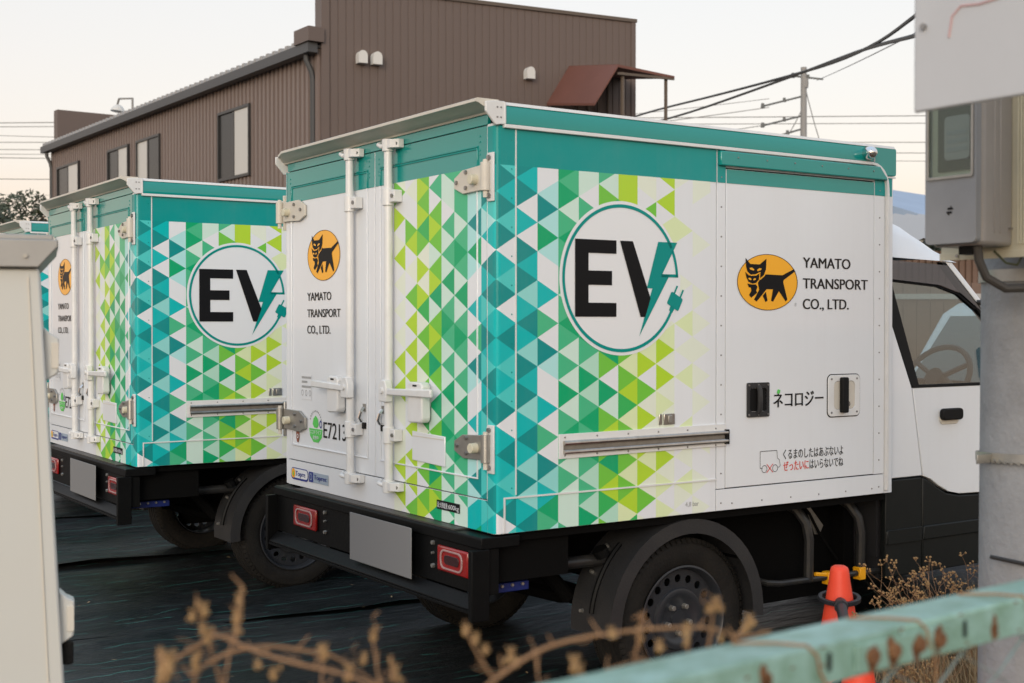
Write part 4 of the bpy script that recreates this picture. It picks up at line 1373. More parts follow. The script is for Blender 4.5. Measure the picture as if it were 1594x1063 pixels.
GRP = 'delivery trucks parked in a row'
second = copy_tree(truck)
third = copy_tree(truck)
tag(truck, 'nearest white and teal delivery truck, EV emblem on its side, E7213 on its rear', 'truck', GRP)
second.location = (-0.34, 2.96, -0.012)
tag(second, 'second electric delivery truck of the row, its front half hidden behind the nearest truck', 'truck', GRP)
third.location = (-0.10, 6.37, 0.0)
tag(third, 'farthest delivery truck, only its rear roof corner showing above the beige locker', 'truck', GRP)
tx_ = MB()
text_add(tx_, 'E72', 1.397, 1.267, 1.012, 0.074, lambda u, z: (-0.0018, u, z), 0.004)
short_no = tx_.mesh('fleet_number', 'ink_black', False, False)
def all_children(o):
    for c_ in o.children:
        yield c_
        yield from all_children(c_)
for tr_ in (second, third):
    for c_ in all_children(tr_):
        if c_.name.startswith('fleet_number'):
            c_.data = short_no

# ------------------------------------------------------------------ brown metal-clad building
def building():
    root = empty('brown_building', (6.505, 15.082, 0.0))
    tag(root, 'long brown corrugated metal building with tall front facade behind the trucks', 'building')
    wd = Vector((-0.0307, 0.9996, 0))
    wn = Vector((-0.9996, -0.0307, 0))
    bd = Vector((0.9908, -0.1354, 0))
    bn = Vector((-0.1354, -0.9908, 0))
    def W(s, n, z):
        return wd * s + wn * n + Vector((0, 0, z))
    def F(s, n, z):
        return bd * s + bn * n + Vector((0, 0, z))
    LW, LF, TOPZ, EAVE = 14.75, 5.80, 6.93, 5.96
    def ribbed(fr, length, z0, z1, pitch, depth, kind, n0=0.0, s0=0.0):
        m = MB()
        prof = []
        k = 0
        s = 0.0
        while s < length:
            if kind == 'wave':
                for a, d in ((0.0, 0), (0.36, 0), (0.42, 1), (0.92, 1), (0.98, 0)):
                    prof.append((min(length, s + a * pitch), d * depth))
            else:
                for a, d in ((0.0, 1), (0.80, 1), (0.84, 0), (0.94, 0), (0.98, 1)):
                    prof.append((min(length, s + a * pitch), d * depth))
            s += pitch
        prof.append((length, 0.0))
        v = [fr(s0 + a, n0 + d, z0) for a, d in prof] + [fr(s0 + a, n0 + d, z1) for a, d in prof]
        n = len(prof)
        m.add(v, [(i, i + 1, n + i + 1, n + i) for i in range(n - 1)])
        return m
    wl = ribbed(W, LW, 0.0, EAVE, 0.165, 0.060, 'wave').build('side_wall', 'brown_clad_lit', root, smooth=False, recalc=False)
    fc = ribbed(F, LF, 0.0, TOPZ, 0.134, 0.009, 'groove', 0.012).build('front_facade', 'brown_clad_shaded', root, smooth=False, recalc=False)
    # facade returns, coping, far parapet, back
    def slab(fr, s0, s1, n0, n1, z0, z1):
        return MB().hexa([fr(s0, n0, z0), fr(s1, n0, z0), fr(s1, n1, z0), fr(s0, n1, z0)], [fr(s0, n0, z1), fr(s1, n0, z1), fr(s1, n1, z1), fr(s0, n1, z1)])
    slab(F, 0.0, LF, -0.28, 0.010, 0.0, TOPZ - 0.01).build('facade_core', 'brown_clad_shaded', root)
    slab(F, -0.03, 0.10, -0.30, 0.040, 0.0, TOPZ).build('corner_trim', 'brown_clad_shaded', root)
    slab(F, LF - 0.07, LF + 0.02, -0.30, 0.040, 0.0, TOPZ).build('corner_trim', 'brown_clad_shaded', root)
    slab(F, -0.05, LF + 0.04, -0.32, 0.055, TOPZ, TOPZ + 0.06).build('facade_coping', 'bronze', root)
    slab(W, LW - 0.35, LW - 0.05, -5.6, 0.0, 0.0, TOPZ - 0.02).build('rear_parapet', 'brown_clad_shaded', root)
    slab(W, 0.3, LW - 0.4, -5.5, -0.05, 0.0, EAVE - 0.05).build('inner_core', 'seal_black', root)
    # roof sheet with standing ribs
    rs = MB()
    rs.add([W(0.25, 0.22, EAVE + 0.05), W(LW - 0.36, 0.22, EAVE + 0.05), W(LW - 0.36, -5.5, EAVE + 0.75), W(0.25, -5.5, EAVE + 0.75),
            W(0.25, 0.22, EAVE + 0.03), W(LW - 0.36, 0.22, EAVE + 0.03), W(LW - 0.36, -5.5, EAVE + 0.73), W(0.25, -5.5, EAVE + 0.73)],
           [(0, 1, 2, 3), (7, 6, 5, 4), (0, 4, 5, 1), (1, 5, 6, 2), (2, 6, 7, 3), (3, 7, 4, 0)])
    roof = rs.build('roof', 'roof_grey', root, smooth=False)
    rb = MB()
    s = 0.35
    while s < LW + 0.15:
        e = 0.24 if s < LW - 0.4 else 0.24
        back = -5.4 if s < LW - 0.45 else 0.02
        zb_ = EAVE + 0.05 + (0.22 - back) * 0.1224
        rb.add([W(s - 0.06, e, EAVE + 0.05), W(s + 0.06, e, EAVE + 0.05), W(s + 0.035, e, EAVE + 0.125), W(s - 0.035, e, EAVE + 0.125),
                W(s - 0.06, back, zb_), W(s + 0.06, back, zb_), W(s + 0.035, back, zb_ + 0.075), W(s - 0.035, back, zb_ + 0.075)],
               [(0, 1, 2, 3), (7, 6, 5, 4), (0, 3, 7, 4), (1, 5, 6, 2), (3, 2, 6, 7)])
        s += 0.245
    tag(rb.build('roof_ribs', 'roof_grey', roof, smooth=False), kind='stuff')
    gt = slab(W, -0.02, LW + 0.2, 0.10, 0.27, EAVE - 0.11, EAVE + 0.045).build('gutter', 'gutter', root)
    slab(W, 0.02, LW + 0.1, 0.0, 0.10, EAVE - 0.02, EAVE + 0.02).build('soffit', 'gutter', root)
    slab(W, -0.10, 0.42, 0.02, 0.30, EAVE + 0.05, EAVE + 0.28).build('gable_box', 'brown_clad_shaded', root)
    # downpipes
    for s0, top in ((0.22, EAVE - 0.10), (LW - 0.05, EAVE - 0.10)):
        MB().tube([W(s0, 0.18, top), W(s0, 0.18, top - 0.10), W(s0 - 0.02, 0.10, top - 0.28), W(s0 - 0.02, 0.075, top - 0.4), W(s0 - 0.02, 0.075, 0.0)], 0.045, 8).build('downpipe', 'gutter', root)
    # sliding windows: frame, mullion, one frosted and one dark pane
    for s0, s1, swap in ((2.63, 4.03, 0), (7.05, 8.42, 1), (8.94, 10.30, 0), (12.42, 14.15, 0)):
        z0, z1 = 4.15, 5.42
        wf = empty('window', (0, 0, 0), parent=root)
        fm = MB()
        for a, b, c, d in ((s0, s1, z0, z0 + 0.05), (s0, s1, z1 - 0.05, z1), (s0, s0 + 0.035, z0 + 0.05, z1 - 0.05), (s1 - 0.035, s1, z0 + 0.05, z1 - 0.05)):
            fm.hexa([W(a, 0.0, c), W(b, 0.0, c), W(b, 0.105, c), W(a, 0.105, c)], [W(a, 0.0, d), W(b, 0.0, d), W(b, 0.105, d), W(a, 0.105, d)])
        fm.build('frame', 'window_frame', wf)
        mid = (s0 + s1) / 2
        slab(W, mid - 0.03, mid + 0.03, 0.045, 0.092, z0 + 0.06, z1 - 0.06).build('meeting_stile', 'window_frame', wf)
        kinds = ('frosted', 'dark_pane') if not swap else ('dark_pane', 'frosted')
        slab(W, s0 + 0.035, mid - 0.03, 0.030, 0.080, z0 + 0.05, z1 - 0.05).build('pane', kinds[0], wf)
        slab(W, mid + 0.03, s1 - 0.035, 0.030, 0.072, z0 + 0.05, z1 - 0.05).build('pane', kinds[1], wf)
    # vent hoods on the facade
    for s in (0.63, 0.88, 3.66):
        prof = [(s - 0.085, 5.73), (s + 0.085, 5.73)] + [(s + 0.085 * math.cos(R(t)), 5.85 + 0.085 * math.sin(R(t))) for t in range(0, 181, 20)]
        m = MB()
        v = [F(a, 0.03, z) for a, z in prof] + [F(a * 0.9 + s * 0.1, 0.16, z) for a, z in prof]
        n = len(prof)
        m.add(v, [(i, (i + 1) % n, n + (i + 1) % n, n + i) for i in range(n)] + [tuple(range(n)), tuple(range(2 * n - 1, n - 1, -1))])
        m.build('vent_hood', 'vent_white', root)
    # rusty stair canopy
    cp = MB()
    a = [F(4.03, 0.0, 5.32), F(4.47, 0.0, 6.0), F(4.47, 1.7, 5.72), F(4.03, 1.7, 5.06)]
    cp.hexa(a, [p + Vector((0, 0, 0.04)) for p in a])
    cn = cp.build('stair_canopy', 'rust_sheet', root, smooth=False)
    cp = MB()
    a = [F(4.47, 0.0, 6.0), F(5.56, 0.0, 5.90), F(5.56, 1.7, 5.62), F(4.47, 1.7, 5.72)]
    cp.hexa(a, [p + Vector((0, 0, 0.045)) for p in a])
    cp.build('canopy_top', 'rust_sheet', cn, smooth=False)
    slab(F, 4.47, 5.56, 1.66, 1.70, 5.60, 5.64).build('canopy_beam', 'bronze', cn)
    for s, n in ((5.44, 1.62), (4.60, 1.62)):
        MB().tube([F(s, n, 0.0), F(s, n, 5.66)], 0.032, 6).build('canopy_post', 'bronze', cn)
    for k in range(4):
        MB().tube([F(4.62 + 0.2 * k, 0.08, 4.2), F(4.62 + 0.2 * k, 0.08, 5.85)], 0.025, 6).build('canopy_stud', 'bronze', cn)
    # yard lamp on the roof edge
    lamp = MB().lathe([(0.0, 0.16), (0.05, 0.155), (0.10, 0.12), (0.15, 0.05), (0.165, 0.0), (0.155, 0.0), (0.10, 0.06), (0.0, 0.08)], W(10.9, -0.35, 6.42), (0.15, 0, 1), 20).build('roof_lamp', 'vent_white', root)
    MB().tube([W(9.9, -0.35, 6.05), W(9.9, -0.35, 6.58), W(10.8, -0.35, 6.70), W(10.92, -0.35, 6.58)], 0.025, 6).build('lamp_arm', 'pole_far', root)
building()

# ------------------------------------------------------------------ utility pole and overhead wires
def catenary(p, q_, sag, n=24):
    p, q_ = Vector(p), Vector(q_)
    return [p.lerp(q_, i / n) - Vector((0, 0, sag * 4 * (i / n) * (1 - i / n))) for i in range(n + 1)]

def utility_pole():
    x, y = 42.108, 38.556
    root = empty('utility_pole', (x, y, 0))
    tag(root, 'tall distant utility pole with insulators rising behind the nearest truck', 'utility pole')
    MB().cyl((0, 0, 0), (0, 0, 13.45), 0.20, 0.135, 12).build('pole', 'pole_far', root)
    rgt = Vector((0.8314, -0.5557, 0))
    for z, a, b in ((12.95, -0.5, 0.9), (11.9, -1.9, 0.1), (11.0, -1.9, 0.1), (10.4, -1.6, 0.1)):
        p0 = rgt * a + Vector((0, 0, z - 0.25 if a < -1 else z + 0.1))
        p1 = rgt * b + Vector((0, 0, z + 0.25 if a < -1 else z - 0.05))
        c = MB().tube([p0, p1], 0.045, 6).build('cross_arm', 'insulator', root)
        MB().cyl(p0 + Vector((0, 0, -0.08)), p0 + Vector((0, 0, 0.14)), 0.10, 0.07, 8).build('insulator', 'insulator', root)
        MB().cyl((p0 + p1) / 2 + Vector((0, 0, -0.05)), (p0 + p1) / 2 + Vector((0, 0, 0.14)), 0.09, 0.06, 8).build('insulator', 'insulator', root)
    MB().lathe([(0.0, 0.35), (0.16, 0.33), (0.18, 0.1), (0.16, -0.1), (0, -0.12)], rgt * 0.05 + Vector((0, 0, 12.6)), (0, 0, 1), 10).build('pole_cap_switch', 'pole_far', root)
    for a, z0, z1 in ((-1.6, 11.9, 10.2), (1.3, 12.4, 9.6)):
        MB().tube(catenary(rgt * 0.1 + Vector((0, 0, z0)), rgt * a + Vector((0, 0, z1 - 1.0)), 0.3, 8), 0.02, 4).build('jumper_lead', 'wire_grey', root)
    base = Vector((x, y, 0))
    k = 0
    for dz, tgt, rad, lb in ((12.0, (10.0, 62.0, 10.6), 0.016, 'topmost thin wire of the four running left from the distant utility pole'),
                             (11.6, (10.0, 61.0, 9.4), 0.022, 'second thin wire down running left from the distant utility pole'),
                             (10.8, (10.0, 60.0, 8.3), 0.022, 'third thin wire down running left from the distant utility pole'),
                             (10.2, (10.0, 59.5, 7.2), 0.022, 'lowest of the four thin wires running left from the distant utility pole')):
        p0 = base - rgt * 1.6 + Vector((0, 0, dz))
        w = MB().tube(catenary(p0, tgt, 0.8), rad, 4).build('overhead_wire', 'wire_grey')
        tag(w, lb, 'wire', 'thin overhead wires')
    w = MB().tube(catenary(base + rgt * 0.6 + Vector((0, 0, 12.85)), (14.0, 8.5, 6.3), 0.05), 0.014, 4).build('overhead_wire', 'wire_grey')
    tag(w, 'thin pale wire rising right from the distant utility pole to the white board', 'wire', 'thin overhead wires')
    # heavy twin service cable crossing in front of the pole top
    for off, ph, lb in ((0.0, 0.0, 'upper of the two thick black cables sagging across the sky'), (0.18, 1.6, 'lower of the two thick black cables sagging across the sky')):
        pts = []
        ctr = [(27.8, 35.6, 8.75), (26.027, 31.263, 8.624), (23.401, 24.598, 8.142), (19.815, 17.373, 7.463), (16.349, 12.472, 6.738), (12.201, 8.028, 5.772), (10.22, 5.744, 5.375), (7.5, 2.6, 4.95)]
        for i in range(len(ctr) - 1):
            for j in range(5):
                t = j / 5
                a, b = Vector(ctr[i]), Vector(ctr[i + 1])
                a0 = Vector(ctr[i - 1]) if i else a
                b1 = Vector(ctr[i + 2]) if i + 2 < len(ctr) else b
                p = 0.5 * ((2 * a) + (b - a0) * t + (2 * a0 - 5 * a + 4 * b - b1) * t * t + (3 * a - a0 - 3 * b + b1) * t ** 3)
                tt = (i + t)
                pts.append(p + Vector((0, 0, 0.11 * math.sin(tt * 1.35 + ph * 2) - off)))
        w = MB().tube(pts, 0.032, 6).build('service_cable', 'wire_black')
        tag(w, lb, 'cable', 'thick service cables')
    names = ['highest', 'second highest', 'third', 'fourth', 'fifth', 'lowest']
    for i, (py, r_) in enumerate(((196, .035), (200, .03), (222, .03), (231, .03), (236, .022), (297, .016))):
        z = 1.511 + 0.0448 * (505.6 - py)
        w = MB().tube([(-2.35, 104.4, z), (84.1, 46.6, z - 0.4 * (i - 2))], r_, 4).build('distant_wire', 'wire_grey')
        tag(w, names[i] + ' of the level distant wires left of the brown building', 'wire', 'distant level wires')
utility_pole()

# ------------------------------------------------------------------ background at the right and the hedge tree
def leaves(m, c, rad, count, size, sq=(1, 1, 1)):
    for _ in range(count):
        while True:
            d = Vector((random.uniform(-1, 1), random.uniform(-1, 1), random.uniform(-1, 1)))
            if 0.25 < d.length < 1:
                break
        p = Vector(c) + Vector((d.x * rad * sq[0], d.y * rad * sq[1], d.z * rad * sq[2]))
        a = Vector((random.uniform(-1, 1), random.uniform(-1, 1), random.uniform(-0.3, 1))).normalized()
        b = a.orthogonal().normalized()
        s = size * random.uniform(0.6, 1.3)
        w_ = b * s * 0.22
        m.add([p - a * s * 0.5, p + w_, p + a * s * 0.5, p - w_], [(0, 1, 2, 3)])

def tree(name, label, x, y, h, rx, n, size):
    root = empty(name, (x, y, 0))
    tag(root, label, 'tree')
    tr_ = MB()
    tr_.tube([(0, 0, 0), (0.05, 0.02, h * 0.3), (0.0, 0.05, h * 0.6)], [0.14, 0.10, 0.06], 8)
    for k in range(9):
        a = k * 0.7
        tr_.tube([(0, 0.03, h * (0.28 + 0.03 * k)), (math.cos(a) * rx * 0.4, math.sin(a) * rx * 0.4, h * (0.48 + 0.03 * k)), (math.cos(a) * rx * 0.75, math.sin(a) * rx * 0.75, h * (0.66 + 0.025 * k))], [0.05, 0.035, 0.012], 5)
    tr_.build('trunk', 'bark', root)
    cr = MB()
    for k in range(34):
        a = random.uniform(0, 6.28)
        r_ = rx * math.sqrt(random.uniform(0, 1)) * 0.9
        zz = h * random.uniform(0.35, 0.90) * (1 - 0.10 * (r_ / rx) ** 2)
        leaves(cr, (math.cos(a) * r_, math.sin(a) * r_, zz), rx * random.uniform(0.18, 0.30), n // 34, size)
    for k in range(40):
        a = random.uniform(0, 6.28)
        r_ = rx * math.sqrt(random.uniform(0, 1))
        leaves(cr, (math.cos(a) * r_, math.sin(a) * r_, h * random.uniform(0.86, 0.97) - 0.5 * (r_ / rx) ** 2), 0.22, 50, size, (0.9, 0.9, 1.0))
    tag(cr.build('crown', 'leaf_dark', root, smooth=False, recalc=False), kind='stuff')
tree('hedge_tree', 'dark leafy tree behind the farthest truck, left of the brown building', 3.0, 25.2, 4.45, 2.5, 24000, 0.12)
tree('garden_tree', 'small green tree seen between the nearest truck and the meter box', 25.0, 18.6, 4.2, 1.2, 2600, 0.16)

def houses():
    h1 = empty('pale_house', (46.0, 36.0, 0), R(12))
    tag(h1, 'distant pale house with a blue roof right of the nearest truck', 'house')
    B(-9, 9, -6, 6, 0, 5.28).build('wall', 'wall_pale', h1)
    MB().prism([(-7, 5.3), (7, 5.3), (0, 7.7)], 0, -10, 10).build('roof', 'roof_blue', h1)
    for k in range(3):
        w = B(-6 + k * 4.5, -4.6 + k * 4.5, -6.05, -5.98, 3.0, 4.3).build('window', 'dark_pane', h1)
    h2 = empty('tin_shed', (21.5, 14.3, 0), R(-20))
    tag(h2, 'brown tin shed with grey corrugated roof behind the cab of the nearest truck', 'shed')
    m = MB()
    for k in range(60):
        x = -4.5 + k * 0.15
        m.box(x, x + 0.09, -2.03, -1.97, 0, 3.0)
    m.box(-4.5, 4.5, -1.98, 2, 0, 3.0)
    m.build('wall', 'tin_brown', h2, smooth=False)
    m = MB()
    n = 60
    v = []
    for i in range(n + 1):
        x = -4.9 + 9.8 * i / n
        d = 0.07 if i % 2 else 0.0
        v += [(x, -2.5, 3.15 + d), (x, 2.5, 4.1 + d)]
    m.add(v, [(2 * i, 2 * i + 2, 2 * i + 3, 2 * i + 1) for i in range(n)])
    m.build('roof', 'tin_grey', h2, smooth=False, recalc=False)
    # brown board fence behind the cabs
    f = empty('board_fence', (9.6, 5.6, 0), R(-38))
    tag(f, 'weathered brown corrugated fence behind the cab, left of the concrete pole', 'fence')
    for k in range(28):
        B(-1.9 + k * 0.15, -1.9 + k * 0.15 + 0.135, -0.012 + 0.006 * (k % 2), 0.012 + 0.006 * (k % 2), 0.05, 1.98 + 0.015 * math.sin(k * 2.3)).build('board', 'tin_brown', f)
    B(-1.9, 2.3, 0.02, 0.07, 1.62, 1.70).build('rail', 'tin_brown', f)
    B(-1.95, 2.3, -0.05, -0.015, 1.80, 1.86).build('cap_pipe', 'tin_grey', f)
    for k in range(4):
        B(-1.9 + k * 1.35, -1.82 + k * 1.35, 0.02, 0.10, 0, 1.9).build('post', 'tin_brown', f)
houses()

def parked_van():
    v = empty('parked_van', (5.15, 1.15, 0))
    tag(v, 'pale small van seen through the cab window of the nearest truck', 'van')
    prof = [(0.05, 0.35), (0.0, 0.55), (0.04, 0.92), (0.12, 1.02), (0.62, 1.60), (0.80, 1.68), (3.0, 1.70), (3.18, 1.55), (3.25, 0.9), (3.22, 0.35)]
    MB().prism(prof, 1, 0.0, 1.46).build('body', 'white_paint', v, 0.05, seg=3)
    d = Vector((0.50, 0, 0.58)).normalized()
    n = Vector((-0.58, 0, 0.50)).normalized() * 0.012
    a, b = Vector((0.15, 0, 1.055)), Vector((0.59, 0, 1.565))
    m = MB()
    m.hexa([a + n + Vector((0, 0.09, 0)), a + n + Vector((0, 1.37, 0)), b + n + Vector((0, 1.33, 0)), b + n + Vector((0, 0.13, 0))],
           [a + n * 1.6 + Vector((0, 0.09, 0)), a + n * 1.6 + Vector((0, 1.37, 0)), b + n * 1.6 + Vector((0, 1.33, 0)), b + n * 1.6 + Vector((0, 0.13, 0))])
    m.build('windscreen', 'van_glass', v)
    for y0, y1 in ((-0.008, -0.001), (1.461, 1.468)):
        MB().prism([(0.40, 1.06), (0.82, 1.55), (1.45, 1.58), (1.45, 1.04)], 1, y0, y1).build('side_window', 'van_glass', v)
        MB().prism([(1.55, 1.04), (1.55, 1.58), (2.9, 1.58), (2.95, 1.04)], 1, y0, y1).build('side_window', 'van_glass', v)
    for y in (0.10, 1.12):
        B(-0.012, 0.03, y, y + 0.24, 0.66, 0.82).build('headlight', 'clear_lens', v, 0.01)
    B(-0.04, 0.10, 0.02, 1.44, 0.32, 0.50).build('bumper', 'cab_plastic', v, 0.02)
    for x in (0.55, 2.65):
        for y in (0.0, 1.46):
            w = MB().lathe([(0.0, 0.05), (0.16, 0.05), (0.18, 0.08), (0.26, 0.08), (0.275, 0.05), (0.275, -0.08), (0.0, -0.08)], (x, y, 0.275), (0, -1 if y < 1 else 1, 0), 24)
            w.build('wheel', 'rubber', v)
parked_van()

# ------------------------------------------------------------------ concrete pole, meter and boards
def pole_group():
    px, py = 0.629, -1.739
    p = empty('concrete_pole', (px, py, 0))
    tag(p, 'thick grey concrete utility pole standing in front of the truck cab', 'pole')
    MB().cyl((0, 0, -0.1), (0, 0, 6.0), 0.176, 0.150, 40).build('shaft', 'concrete', p)
    st = MB().lathe([(0.178, -0.012), (0.1815, -0.012), (0.1815, 0.012), (0.178, 0.012)], (0, 0, 1.155), (0.05, 0.03, 1), 40, True)
    st.build('steel_band', 'galvanised', p)
    d = Vector((-0.83, 0.55, 0)).normalized()
    B(-0.235, -0.165, 0.045, 0.050, 1.148, 1.172).build('band_clip', 'galvanised', p, 0.001)
    nt_ = MB()
    for k in range(30):
        a = R(150 + k * 6)
        nt_.cyl(Vector((math.cos(a), math.sin(a), 0)) * 0.180 + Vector((0, 0, 1.153)), Vector((math.cos(a), math.sin(a), 0)) * 0.186 + Vector((0, 0, 1.153)), 0.006, 0.005, 6)
    tag(nt_.build('band_studs', 'galvanised', p), kind='stuff')
    MB().lathe([(0.170, -0.016), (0.176, -0.016), (0.176, 0.016), (0.170, 0.016)], (0, 0, 1.640), (0, 0, 1), 40, True).build('steel_band', 'galvanised', p)
    w = MB().tube([(-0.20, 0.03, 0.905), (-0.17, -0.06, 0.895), (-0.13, -0.13, 0.875), (-0.03, -0.185, 0.84), (0.08, -0.17, 0.82)], 0.006, 6).build('tie_wire', 'wire_black', p)
    # meter box
    m = empty('meter_box', (0.165, -1.823, 1.70))
    tag(m, 'grey electricity meter box with small glass window beside the concrete pole', 'meter box')
    hx, hy = 0.055, 0.0725
    body = MB().prism(rr(-0.034, hx + 0.040, -hy, hy, 0.020), 2, 0.0, 0.52).build('case', 'meter_side', m, 0.010, seg=3)
    front = MB().prism(rr(-hy, hy, 0.005, 0.51, 0.012), 0, -hx, -0.0345, [rr(-hy + 0.010, hy - 0.010, 0.165, 0.42, 0.004)])
    front.build('front_cover', 'meter_grey', m, 0.003)
    B(-0.040, -0.036, -hy + 0.01, hy - 0.01, 0.165, 0.42).build('window_back', 'cream_plastic', m)
    B(-0.046, -0.0405, -hy + 0.022, hy - 0.030, 0.18, 0.345).build('meter_face', 'leaf_dark', m)
    mm = MB().prism(rr(-0.050, 0.022, 0.205, 0.31, 0.01), 0, -0.0492, -0.0462).build('meter_dial', 'meter_side', m, 0.001)
    for k in range(3):
        B(-0.0502, -0.0494, -0.044, 0.014, 0.225 + 0.02 * k, 0.235 + 0.02 * k).build('dial_strip', 'ink_grey', m)
    B(-0.0535, -0.0515, -hy + 0.0102, hy - 0.0102, 0.166, 0.419).build('window_pane', 'meter_glass', m)
    fr = MB().prism(rr(-hy + 0.006, hy - 0.006, 0.160, 0.425, 0.006), 0, -hx - 0.004, -hx + 0.001, [rr(-hy + 0.012, hy - 0.012, 0.167, 0.418, 0.004)]).build('window_frame', 'galvanised', m, 0.001)
    # small arrow-and-bars mark
    mk = MB()
    for pts in ([(-0.010, 0.088), (-0.002, 0.096), (-0.002, 0.091), (0.006, 0.091), (0.006, 0.086), (-0.008, 0.086)], [(0.010, 0.080), (0.002, 0.072), (0.002, 0.077), (-0.006, 0.077), (-0.006, 0.082), (0.008, 0.082)]):
        mk.prism(pts, 0, -hx - 0.0012, -hx - 0.0004)
    mk.build('maker_mark', 'ink_black', m)
    B(0.068, 0.078, -hy - 0.006, -hy, 0.040, 0.044).build('seal_screw', 'bolt_steel', m)
    for k in range(2):
        B(0.012 + 0.022 * k, 0.018 + 0.022 * k, -hy - 0.003, -hy + 0.004, 0.03, 0.49).build('case_rib', 'meter_side', m, 0.002)
    B(-0.010, 0.020, -0.03, 0.01, -0.020, 0.0).build('cable_gland', 'seal_black', m, 0.002)
    # cream mounting board
    b = empty('mounting_board', (0.285, -1.83, 1.675))
    tag(b, 'cream ribbed plastic mounting board behind the grey meter box', 'board')
    B(-0.030, -0.010, -0.17, 0.145, 0.0, 0.56).build('panel', 'cream_plastic', b, 0.002)
    for k in range(10):
        MB().cyl((-0.031, -0.078 - 0.0085 * k, 0.03), (-0.031, -0.078 - 0.0085 * k, 0.55), 0.0034, n=6).build('rib', 'cream_plastic', b)
    B(-0.038, 0.02, -0.198, -0.1705, -0.004, 0.565).build('edge_strip', 'cream_plastic', b, 0.003)
    B(-0.036, -0.0305, -0.17, 0.145, -0.002, 0.016).build('bottom_strip', 'cream_plastic', b, 0.001)
    B(-0.009, 0.17, -0.10, 0.10, 0.10, 0.14).build('bracket', 'galvanised', b)
    for y, z in ((-0.15, 0.05), (-0.15, 0.25), (0.09, 0.008), (0.02, 0.008)):
        MB().cyl((-0.0375, y, z), (-0.041, y, z), 0.004, n=8).build('screw', 'bolt_steel', b)
    c = MB().tube([(0.165, -1.86, 1.70), (0.168, -1.862, 1.665), (0.185, -1.87, 1.625), (0.225, -1.895, 1.598), (0.275, -1.925, 1.600), (0.325, -1.95, 1.630), (0.36, -1.965, 1.69), (0.365, -1.97, 2.4)], 0.011, 10).build('meter_cable', 'cable')
    tag(c, 'brown looped cable hanging under the meter box beside the pole', 'cable')
    c = MB().tube([(0.225, -1.862, 1.69), (0.24, -1.885, 1.66), (0.262, -1.90, 1.655), (0.285, -1.90, 1.68)], 0.003, 6).build('earth_wire', 'leaf_dark')
    tag(c, 'thin green earth wire under the cream mounting board', 'wire')
    dk = MB().box(0.30, 0.40, -2.16, -2.035, 1.62, 2.6)
    dk = dk.build('dark_conduit_box', 'bronze', bevel=0.004)
    tag(dk, 'dark brown conduit box at the right edge beside the cream board', 'conduit')
    for z in (1.80, 1.99):
        k_ = B(0.285, 0.301, -2.075, -2.02, z, z + 0.022).build('conduit_clip', 'cream_plastic', dk, 0.003)
pole_group()

def white_board():
    b = empty('white_board', (-0.684, -2.364, 0))
    tag(b, 'large blank white sign board with faint red scribble at the top right corner', 'sign')
    B(-0.008, 0.0, -0.72, 0.0, 1.870, 2.62).build('panel', 'sign_white', b, 0.004)
    sc = MB()
    pts = [(-0.072, 1.985), (-0.078, 2.018), (-0.095, 2.032), (-0.13, 2.028), (-0.165, 2.030), (-0.20, 2.048)]
    sc.tube([(-0.0085, y, z) for y, z in pts], 0.0022, 5)
    sc.tube([(-0.0085, y, z) for y, z in [(-0.115, 2.075), (-0.14, 2.068), (-0.17, 2.08)]], 0.0020, 5)
    sc.build('scribble', 'faint_red', b)
    MB().cyl((-0.008, -0.022, 2.012), (-0.014, -0.022, 2.012), 0.0055, n=10).build('screw', 'bolt_steel', b)
    B(0.002, 0.042, -0.66, -0.62, 0.0, 2.6).build('post', 'galvanised', b)
white_board()

